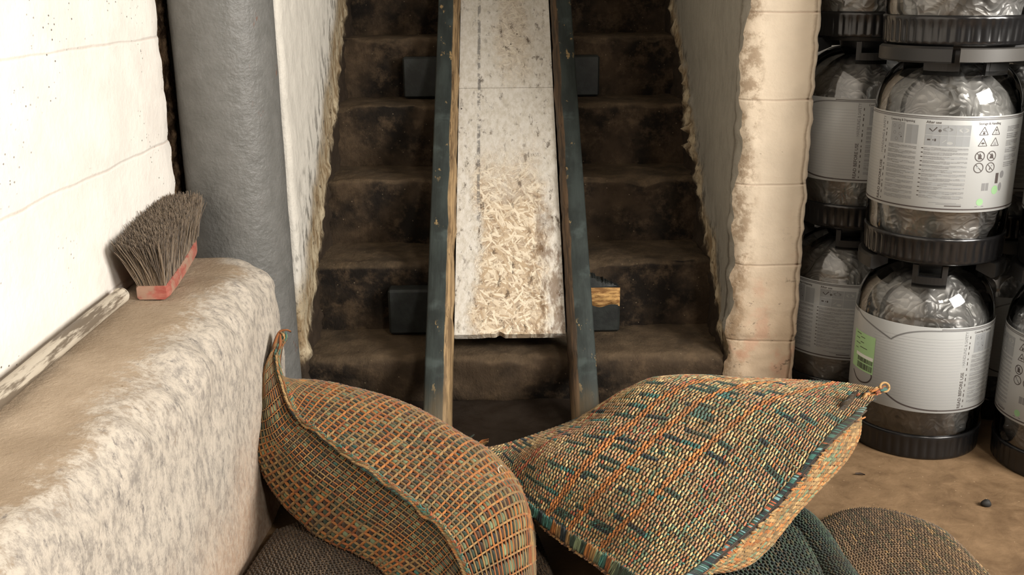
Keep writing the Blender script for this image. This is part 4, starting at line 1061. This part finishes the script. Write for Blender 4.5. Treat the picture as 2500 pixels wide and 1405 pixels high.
# --- crumbs on the floor
b = MB(); cpt = P(2408, 1228, Z=0.008); g = np.array([[(cpt[0] + 0.011 * math.cos(a) * math.sin(t_), cpt[1] + 0.009 * math.sin(a) * math.sin(t_), 0.006 + 0.008 * math.cos(t_)) for a in np.linspace(0, 2 * PI, 10, endpoint=False)] for t_ in np.linspace(0.05, PI - 0.05, 7)])
g += fbm(g * 120, 2, 3)[..., None] * 0.0025; g[..., 2] = np.maximum(g[..., 2], 0.0); b.grid(g, wrap=True)
tag(b.build('pebble', plain('black stone', (0.10, 0.09, 0.08), 0.7)), 'black pebble on the brown floor in front of the right keg', 'pebble')
b = MB(); p0, p1 = P(2088, 1157, Z=0.004), P(2112, 1160, Z=0.004); b.tube([p0, (p0 + p1) / 2 + np.array([0, 0.001, 0.001]), p1], [0.0018, 0.0024, 0.0012], 6)
tag(b.build('twig', plain('dark twig bark', (0.20, 0.15, 0.11), 0.8)), 'short dark twig on the brown floor below the front keg', 'twig')

# ------------------------------------------------------------------ kegs
KR, KH = 0.150, 0.460
LZ0, LZ1 = 0.118, 0.320                # the label's lower and upper edge
def text_verts(body, bold=0.0):
    cu = bpy.data.curves.new('lettering', 'FONT'); cu.body = body; cu.resolution_u = 2; cu.offset = bold
    o = bpy.data.objects.new('lettering', cu); COL.objects.link(o)
    dg = bpy.context.evaluated_depsgraph_get(); dg.update()
    ev = o.evaluated_get(dg); me = ev.to_mesh()
    v = np.array([x.co[:2] for x in me.vertices]).reshape(-1, 2); f = [tuple(p.vertices) for p in me.polygons]
    ev.to_mesh_clear(); bpy.data.objects.remove(o); bpy.data.curves.remove(cu)
    return v, f
class Print:
    """flat print wrapped on a keg: x in metres of arc from the lettering line, y in metres above the label's foot"""
    def __init__(s, r): s.mb = MB(); s.r = r
    def put(s, v, faces, mi=0, lift=0.0):
        v = np.asarray(v, float); a = v[:, 0] / KR; r = s.r + lift
        g = np.stack([r * np.sin(a), -r * np.cos(a), LZ0 + v[:, 1]], 1)
        by = {}
        for f in faces: by.setdefault(len(f), []).append(f)
        s.mb.add(g, list(by.values()), mi)
    def rect(s, x0, y0, x1, y1, mi=0, lift=0.0):
        k = max(1, int((x1 - x0) / 0.010)); xs = np.linspace(x0, x1, k + 1)
        v = [(x, y) for x in xs for y in (y0, y1)]
        s.put(v, [(2 * i, 2 * i + 2, 2 * i + 3, 2 * i + 1) for i in range(k)], mi, lift)
    def line(s, pts, w, mi=0, lift=0.0):
        pts = np.array(pts, float); t = np.gradient(pts, axis=0); t /= np.linalg.norm(t, axis=1, keepdims=True) + 1e-9
        nn = np.stack([-t[:, 1], t[:, 0]], 1) * w / 2; n = len(pts)
        v = np.concatenate([pts + nn, pts - nn]); s.put(v, [(i, n + i, n + i + 1, i + 1) for i in range(n - 1)], mi, lift)
    def text(s, body, x, y, h, mi=0, rot=0, bold=0.0, stretch=1.0):
        v, f = text_verts(body, bold); v = v * h / 0.7; v[:, 0] *= stretch
        if rot: v = np.stack([-v[:, 1], v[:, 0]], 1)
        s.put(v + np.array([x, y]), f, mi, 0.00005)
    def ring(s, cx, cy, r, w, mi=0, n=24, a0=0, a1=2 * PI):
        a = np.linspace(a0, a1, n + 1); s.line(np.stack([cx + r * np.cos(a), cy + r * np.sin(a)], 1), w, mi)
    def disc(s, cx, cy, rx, ry, mi=0, n=16):
        a = np.linspace(0, 2 * PI, n, endpoint=False); s.put(np.stack([cx + rx * np.cos(a), cy + ry * np.sin(a)], 1), [tuple(range(n))], mi)
    def poly(s, pts, mi=0): s.put(pts, [tuple(range(len(pts)))], mi)
    def tri(s, cx, cy, r, w, mi=0):
        p_ = [(cx + r * math.cos(t), cy + r * math.sin(t)) for t in (PI / 2, PI * 7 / 6, PI * 11 / 6)]
        for a, c in zip(p_, p_[1:] + p_[:1]): s.line(np.linspace(a, c, 4), w, mi)
D2M = KR * PI / 180
def label_art():
    p = Print(KR + 0.0014); r = random.Random(3); H = LZ1 - LZ0
    # edge lines
    p.rect(-22 * D2M, H - 0.0085, (360 - 105) * D2M, H - 0.0055, 1); p.rect(-22 * D2M, H - 0.0045, (360 - 105) * D2M, H - 0.0030, 0)
    p.rect(-19 * D2M, 0.005, (360 - 105) * D2M, 0.0080, 0)
    # turned lettering with a scale beside it
    p.text('READ BEFORE USE', 0.004, 0.010, 0.0075, 0, rot=1, bold=0.012, stretch=0.98)
    p.text(': HANDLING & SAFETY', 0.004, 0.108, 0.0072, 1, rot=1, stretch=0.80)
    for k in range(14):
        y = 0.012 + k * 0.0125; p.rect(0.0095, y, 0.0115, y + 0.004 + 0.002 * (k % 3), 0)
    def para(x0, x1, y1, y0, n, bullets=False):
        h = (y1 - y0) / n
        for k in range(n):
            yt = y1 - k * h; rows_ = 3 if k % 2 else 4
            for q in range(rows_):
                ya = yt - (q + 0.9) * h / (rows_ + 1)
                x_end = x1 if q < rows_ - 1 else x0 + (x1 - x0) * r.uniform(.35, .98)
                x = x0
                while x < x_end:
                    w = min(r.uniform(0.004, 0.016), x_end - x); p.rect(x, ya, x + w, ya + h / (rows_ + 1) * 0.50, 1 if r.random() < 0.75 else 2); x += w + 0.0007
            if bullets: p.rect(x0 - 0.005, yt - 0.0035, x0 - 0.001, yt - 0.0015, 0)
    # block one
    a0, a1 = 0.020, 0.092
    p.text('Connecting & Dispensing', a0, H - 0.0165, 0.0048, 0, bold=0.012, stretch=0.85)
    p.rect(a0 + 0.004, H - 0.062, a0 + 0.038, H - 0.019, 2)
    for k, (dx, dy) in enumerate(((0.012, -0.028), (0.026, -0.028), (0.014, -0.042), (0.028, -0.044), (0.02, -0.055))):
        p.ring(a0 + dx, H + dy, 0.0032, 0.0009, 1, 12)
    p.rect(a0 + 0.024, H - 0.034, a0 + 0.026, H - 0.032, 0); p.rect(a0 + 0.030, H - 0.051, a0 + 0.0325, H - 0.0485, 0)
    p.rect(a0 + 0.042, H - 0.062, a0 + 0.068, H - 0.022, 2)
    para(a0, a1 - 0.004, H - 0.066, 0.018, 11)
    # block two
    b0, b1 = 0.103, 0.192
    p.text('After use', b0, H - 0.0165, 0.0055, 0, bold=0.012)
    for k in range(6):
        x = b0 + (k % 3) * 0.0295; y = H - 0.040 - (k // 3) * 0.0225; p.rect(x, y, x + 0.0285, y + 0.0215, 2)
    p.line([(b0 + 0.007, H - 0.027), (b0 + 0.014, H - 0.033), (b0 + 0.022, H - 0.024)], 0.0022, 0)
    p.disc(b0 + 0.043, H - 0.028, 0.010, 0.004, 1); p.rect(b0 + 0.042, H - 0.025, b0 + 0.044, H - 0.021, 1); p.disc(b0 + 0.028, H - 0.031, 0.003, 0.003, 0)
    p.disc(b0 + 0.074, H - 0.029, 0.010, 0.0045, 3); p.rect(b0 + 0.005, H - 0.052, b0 + 0.017, H - 0.049, 0); p.rect(b0 + 0.019, H - 0.053, b0 + 0.022, H - 0.048, 0)
    p.line([(b0 + 0.034, H - 0.056), (b0 + 0.042, H - 0.049)], 0.0012, 3); p.disc(b0 + 0.049, H - 0.056, 0.006, 0.003, 3); p.rect(b0 + 0.062, H - 0.061, b0 + 0.084, H - 0.044, 2)
    para(b0, b1 - 0.002, H - 0.066, 0.026, 12, True)
    p.rect(b0 + 0.035, 0.016, b0 + 0.085, 0.0172, 1); p.rect(b0 + 0.052, 0.0125, b0 + 0.085, 0.0145, 0); p.rect(b0 + 0.02, 0.019, b0 + 0.075, 0.0198, 1)
    # block three: warning signs
    c0 = 0.207
    p.text('Storage & Handling', c0 - 0.002, H - 0.0175, 0.0050, 0, bold=0.012, stretch=0.9)
    for k in range(4):
        x, y = c0 + 0.011 + (k % 2) * 0.028, H - 0.033 - (k // 2) * 0.023
        p.tri(x, y, 0.0110, 0.0014, 0)
        if k == 0: p.disc(x, y - 0.002, 0.0026, 0.0026, 0, 10); p.rect(x - 0.004, y + 0.001, x + 0.004, y + 0.002, 0)
        if k == 1: p.rect(x - 0.002, y + 0.002, x + 0.002, y + 0.005, 0); p.ring(x, y - 0.002, 0.0022, 0.0008, 1, 10)
        if k == 2: p.poly([(x - 0.0045, y - 0.001), (x + 0.0045, y - 0.001), (x + 0.002, y + 0.002), (x - 0.002, y + 0.002)]); p.rect(x - 0.0004, y - 0.004, x + 0.0004, y - 0.001, 0)
        if k == 3:
            for q in range(3): p.rect(x - 0.004 + q * 0.001, y - 0.004 + q * 0.0025, x + 0.004 - q * 0.001, y - 0.0026 + q * 0.0025, 1)
        x, y = c0 + 0.008 + (k % 2) * 0.027, H - 0.083 - (k // 2) * 0.024
        p.ring(x, y, 0.0100, 0.0019, 0); p.line([(x - 0.007, y + 0.007), (x, y), (x + 0.007, y - 0.007)], 0.0016, 0)
        if k == 0: p.rect(x - 0.0035, y - 0.006, x + 0.0035, y + 0.003, 0); p.rect(x - 0.0015, y + 0.003, x + 0.0015, y + 0.006, 0)
        if k == 1: p.poly([(x - 0.005, y - 0.005), (x + 0.005, y - 0.005), (x + 0.0035, y + 0.002), (x, y + 0.0065), (x - 0.003, y + 0.001)])
        if k == 2: p.disc(x - 0.002, y + 0.001, 0.003, 0.002, 2, 10)
        if k == 3: p.poly([(x - 0.003, y - 0.005), (x - 0.0005, y - 0.005), (x + 0.001, y + 0.001), (x - 0.001, y + 0.001)]); p.disc(x + 0.003, y + 0.004, 0.0016, 0.0016, 1, 8)
    p.rect(c0 + 0.020, 0.046, c0 + 0.036, 0.062, 1); p.rect(c0 + 0.052, 0.060, c0 + 0.060, 0.082, 0); p.disc(c0 + 0.070, 0.078, 0.006, 0.008, 1)
    p.disc(c0 + 0.020, 0.022, 0.0078, 0.0078, 4); p.disc(c0 + 0.054, 0.046, 0.0085, 0.0095, 4); p.rect(c0 + 0.010, 0.0115, c0 + 0.030, 0.0135, 1); p.disc(c0 + 0.068, 0.052, 0.005, 0.009, 1)
    para(c0 + 0.070, c0 + 0.118, H - 0.022, 0.090, 6)
    # fine ruled lines of the plain panel, then the big outline drawing round it
    for k in range(24): p.rect(-78 * D2M, 0.018 + k * 0.0068, -3 * D2M, 0.0184 + k * 0.0068, 2)
    x = lambda d: d * D2M
    V = [(x(-108), H + 0.0), (x(-96), H - 0.012), (x(-84), H - 0.020), (x(-72), H - 0.030), (x(-62), H - 0.040)]
    p.line(hermite(np.linspace(0, 1, 5), np.array(V), np.linspace(0, 1, 20)), 0.0036, 1)
    V = [(x(-62), H - 0.041), (x(-57), H - 0.030), (x(-50), H - 0.020), (x(-42), H - 0.013), (x(-32), H - 0.0085), (x(-21), H - 0.007)]
    p.line(hermite(np.linspace(0, 1, 6), np.array(V), np.linspace(0, 1, 20)), 0.0036, 1)
    V = [(x(-104), 0.052), (x(-97), 0.038), (x(-89), 0.034), (x(-81), 0.040), (x(-77), 0.054), (x(-78), 0.068)]
    p.line(hermite(np.linspace(0, 1, 6), np.array(V), np.linspace(0, 1, 24)), 0.0036, 0)
    V = [(x(-82), 0.026), (x(-70), 0.034), (x(-64), 0.037)]; p.line(V, 0.0030, 0)
    V = [(x(-64), 0.037), (x(-58), 0.026), (x(-50), 0.016), (x(-40), 0.010), (x(-28), 0.007), (x(-18), 0.0065)]
    p.line(hermite(np.linspace(0, 1, 6), np.array(V), np.linspace(0, 1, 24)), 0.0036, 0)
    return p.mb
KEG_N = 0
def keg_parts(root):
    # clear bottle
    b = MB(); th = np.linspace(0, PI / 2, 22)
    prof = [(0.0, 0.012), (0.11, 0.012), (0.140, 0.022), (0.1455, 0.058), (0.149, 0.070), (0.149, 0.110), (0.1500, 0.116), (0.1500, 0.324), (0.1490, 0.328)]
    prof += [(0.034 + 0.115 * math.cos(a) ** 0.85 if a < 1.57 else 0.034, 0.328 + 0.108 * math.sin(a)) for a in th[1:]] + [(0.034, 0.452), (0.0, 0.452)]
    b.lathe(prof, 72); bottle = b.build('bottle', M_PET, root)
    # crumpled liner inside
    b = MB(); zz = np.linspace(0.020, 0.430, 110); rad = np.interp(zz, [0.02, 0.06, 0.12, 0.32, 0.36, 0.395, 0.42, 0.43], [0.120, 0.132, 0.140, 0.138, 0.118, 0.080, 0.040, 0.028])
    A_ = np.linspace(0, 2 * PI, 140, endpoint=False); g = np.zeros((110, 140, 3))
    pl = np.stack([np.cos(A_)[None] * 2.2 + zz[:, None] * 0, np.sin(A_)[None] * 2.2 + zz[:, None] * 0, np.broadcast_to(zz[:, None] * 9, (110, 140))], -1)
    rid = 1 - np.abs(vnoise(pl * 1.3, 4)) * 2; cr = 1 - np.abs(vnoise(pl * np.array([1.6, 1.6, 2.2]), 9)) * 2
    topw = np.clip((zz - 0.32) / 0.06, 0, 1)[:, None]; loww = np.clip((0.13 - zz) / 0.05, 0, 1)[:, None]
    pleat = np.abs(((A_ * 11 / (2 * PI) + 0.35 * vnoise(pl, 3)) % 1) - 0.5) * 2
    rr = rad[:, None] * (1 - topw * 0.16 * (1 - pleat) - (topw * 0.06 + loww * 0.13) * np.clip(1 - rid, 0, 1.2) * 0.8 - loww * 0.06 * np.clip(1 - cr, 0, 1))
    g[..., 0] = rr * np.sin(A_); g[..., 1] = -rr * np.cos(A_); g[..., 2] = zz[:, None]
    b.grid(g, wrap=True, flip=True); b.build('liner_bag', M_BAG, root)
    # label, with its print
    b = MB(); a = np.linspace(0, 2 * PI, 96, endpoint=False); zz = np.array([LZ0, LZ0 + 0.001, LZ1 - 0.001, LZ1]); rr = np.array([KR + 0.0006, KR + 0.0012, KR + 0.0012, KR + 0.0006])
    g = np.stack([rr[:, None] * np.sin(a), -rr[:, None] * np.cos(a), np.broadcast_to(zz[:, None], (4, 96))], -1); b.grid(g, wrap=True, flip=True)
    lab = b.build('label', M_LABEL, root)
    pr = label_art().build('printing', [M_INK, M_INKGREY, M_INKPALE, M_LABEL, M_INKGREEN], lab, smooth=False)
    # fluted base cup
    b = MB()
    def flute(r, z, an): return r - 0.0022 * (np.clip(np.cos(an * 48), 0, 1)) * ((z > 0.008) & (z < 0.048) & (r > 0.14)), z
    b.lathe([(0.0, 0.004), (0.120, 0.004), (0.134, 0.0), (0.144, 0.0), (0.1470, 0.004), (0.1475, 0.010), (0.1480, 0.030), (0.1488, 0.046), (0.1500, 0.052), (0.1500, 0.0575), (0.147, 0.060), (0.144, 0.058)], 288, fn=flute)
    b.build('base_cup', M_BLACK, root)
    # handle ring on top
    b = MB()
    b.lathe([(0.045, 0.4235), (0.052, 0.416), (0.060, 0.430), (0.064, 0.448), (0.118, 0.452), (0.120, 0.459), (0.060, 0.459), (0.050, 0.455), (0.0, 0.455)], 64)
    for c0, half in ((0.0, 0.62), (PI, 0.62)):
        a = np.linspace(c0 - half, c0 + half, 40); sec = [(0.112, 0.436), (0.150, 0.425), (0.157, 0.429), (0.157, 0.454), (0.152, 0.4585), (0.112, 0.4590)]
        g = np.array([[(r * math.sin(x), -r * math.cos(x), z) for r, z in sec] for x in a]); b.grid(g, wrap=True)
        for e in (g[0], g[-1]): b.add(e, [[list(range(6))]])
    for c0 in (math.radians(-92), math.radians(88), math.radians(26)):
        for da, z0, z1 in ((-0.26, 0.398, 0.450), (0.0, 0.398, 0.424), (0.26, 0.398, 0.450)):
            w = 0.05 if da else 0.24
            a = np.linspace(c0 + da - w, c0 + da + w, 8); sec = [(0.106, z0), (0.116, z0), (0.119, z1), (0.108, z1)]
            g = np.array([[(r * math.sin(x), -r * math.cos(x), z) for r, z in sec] for x in a]); b.grid(g, wrap=True)
            for e in (g[0], g[-1]): b.add(e, [[list(range(4))]])
    ring = b.build('handle_ring', M_BLACK_R, root, smooth=False)
    b = MB(); a = np.radians(np.linspace(41, 121, 64)); sec = [(0.150, 0.4275), (0.1605, 0.4295), (0.1605, 0.4545), (0.150, 0.4565)]
    g = np.array([[(r * math.sin(x), -r * math.cos(x), z) for r, z in sec] for x in a]); b.grid(g, wrap=True)
    for e in (g[0], g[-1]): b.add(e, [[list(range(4))]])
    b.build('grip_plate', M_GREY_P, ring, smooth=False)
keg0 = None
def all_parts(o): return [c for c in bpy.data.objects if c.parent == o]
def copy_thing(src, loc):
    r = src.copy(); COL.objects.link(r); r.location = loc
    for ch in all_parts(src):
        c = ch.copy(); COL.objects.link(c); c.parent = r
        for g in all_parts(ch):
            d = g.copy(); COL.objects.link(d); d.parent = c
    return r
SP = {'A': (0.978, 2.222), 'B': (0.905, 2.555), 'C': (1.262, 2.068), 'D': (1.245, 2.43)}
R = math.radians
kegs = [('A', 0, 14, 70, 'clear plastic keg with green sticker, lowest of the front stack, standing on the floor'),
        ('A', 1, -77, -60, 'clear plastic keg with instruction label, middle of the front stack'),
        ('A', 2, 130, 20, 'shiny clear plastic keg on top of the front stack, cut by the picture edge'),
        ('B', 0, -81, 75, 'shadowed clear keg on the floor behind the front stack beside the pier'),
        ('B', 1, -20, 80, 'shadowed clear keg in the middle of the stack beside the pier'),
        ('B', 2, 100, 10, 'dark keg on top of the stack beside the pier, only its base in view'),
        ('C', 0, -158, 60, 'clear keg on the floor at the right edge with warning signs on its label'),
        ('C', 1, 60, 10, 'clear keg at the right edge, upper of its stack, just a sliver in view'),
        ('D', 0, 30, 0, 'keg on the floor in the dark gap behind the front and right stacks'),
        ('D', 1, -40, 50, 'upper keg in the dark gap behind the front and right stacks')]
for i, (s_, lev, rot, cap_rot, lab) in enumerate(kegs):
    x, y = SP[s_]; loc = (x, y, lev * KH)
    if i == 0:
        keg0 = empty('beer_keg', loc, lab, 'keg', 'clear plastic kegs stacked beside the pier'); keg_parts(keg0); k = keg0
    else:
        k = copy_thing(keg0, loc); k['label'] = lab
    k.rotation_euler = (0, 0, R(rot))
    for ch in all_parts(k):
        if ch.name.startswith('handle_ring'): ch.rotation_euler = (0, 0, R(cap_rot - rot))
# the green sticker on the front keg
pr = Print(KR + 0.0018)
st0, st1 = -107 * D2M, -76 * D2M
pr.rect(st0, 0.062, st1, 0.152, 0)
b = pr.mb; lab0 = [c for c in all_parts(keg0) if c.name.startswith('label')][0]
st = b.build('sticker', [M_STICKER], lab0); st['label'] = 'pale green sticker'
pr = Print(KR + 0.0021); r = random.Random(5)
pr.rect(st0 + 0.018, 0.094, st1 - 0.002, 0.102, 1)
x = st0 + 0.026
while x < st1 - 0.003:
    w = r.uniform(0.0006, 0.002); pr.rect(x, 0.066, x + w, 0.080, 0); pr.rect(x, 0.083, x + w, 0.093, 0); x += w + r.uniform(0.0006, 0.0016)
for k in range(7):
    y = 0.146 - k * 0.006; x = st0 + 0.012 + 0.02 * (k % 2); pr.rect(x, y, x + r.uniform(0.012, 0.036), y + 0.0016, 0)
pr.mb.build('sticker_print', [M_INK, M_WHITE], lab0, smooth=False)
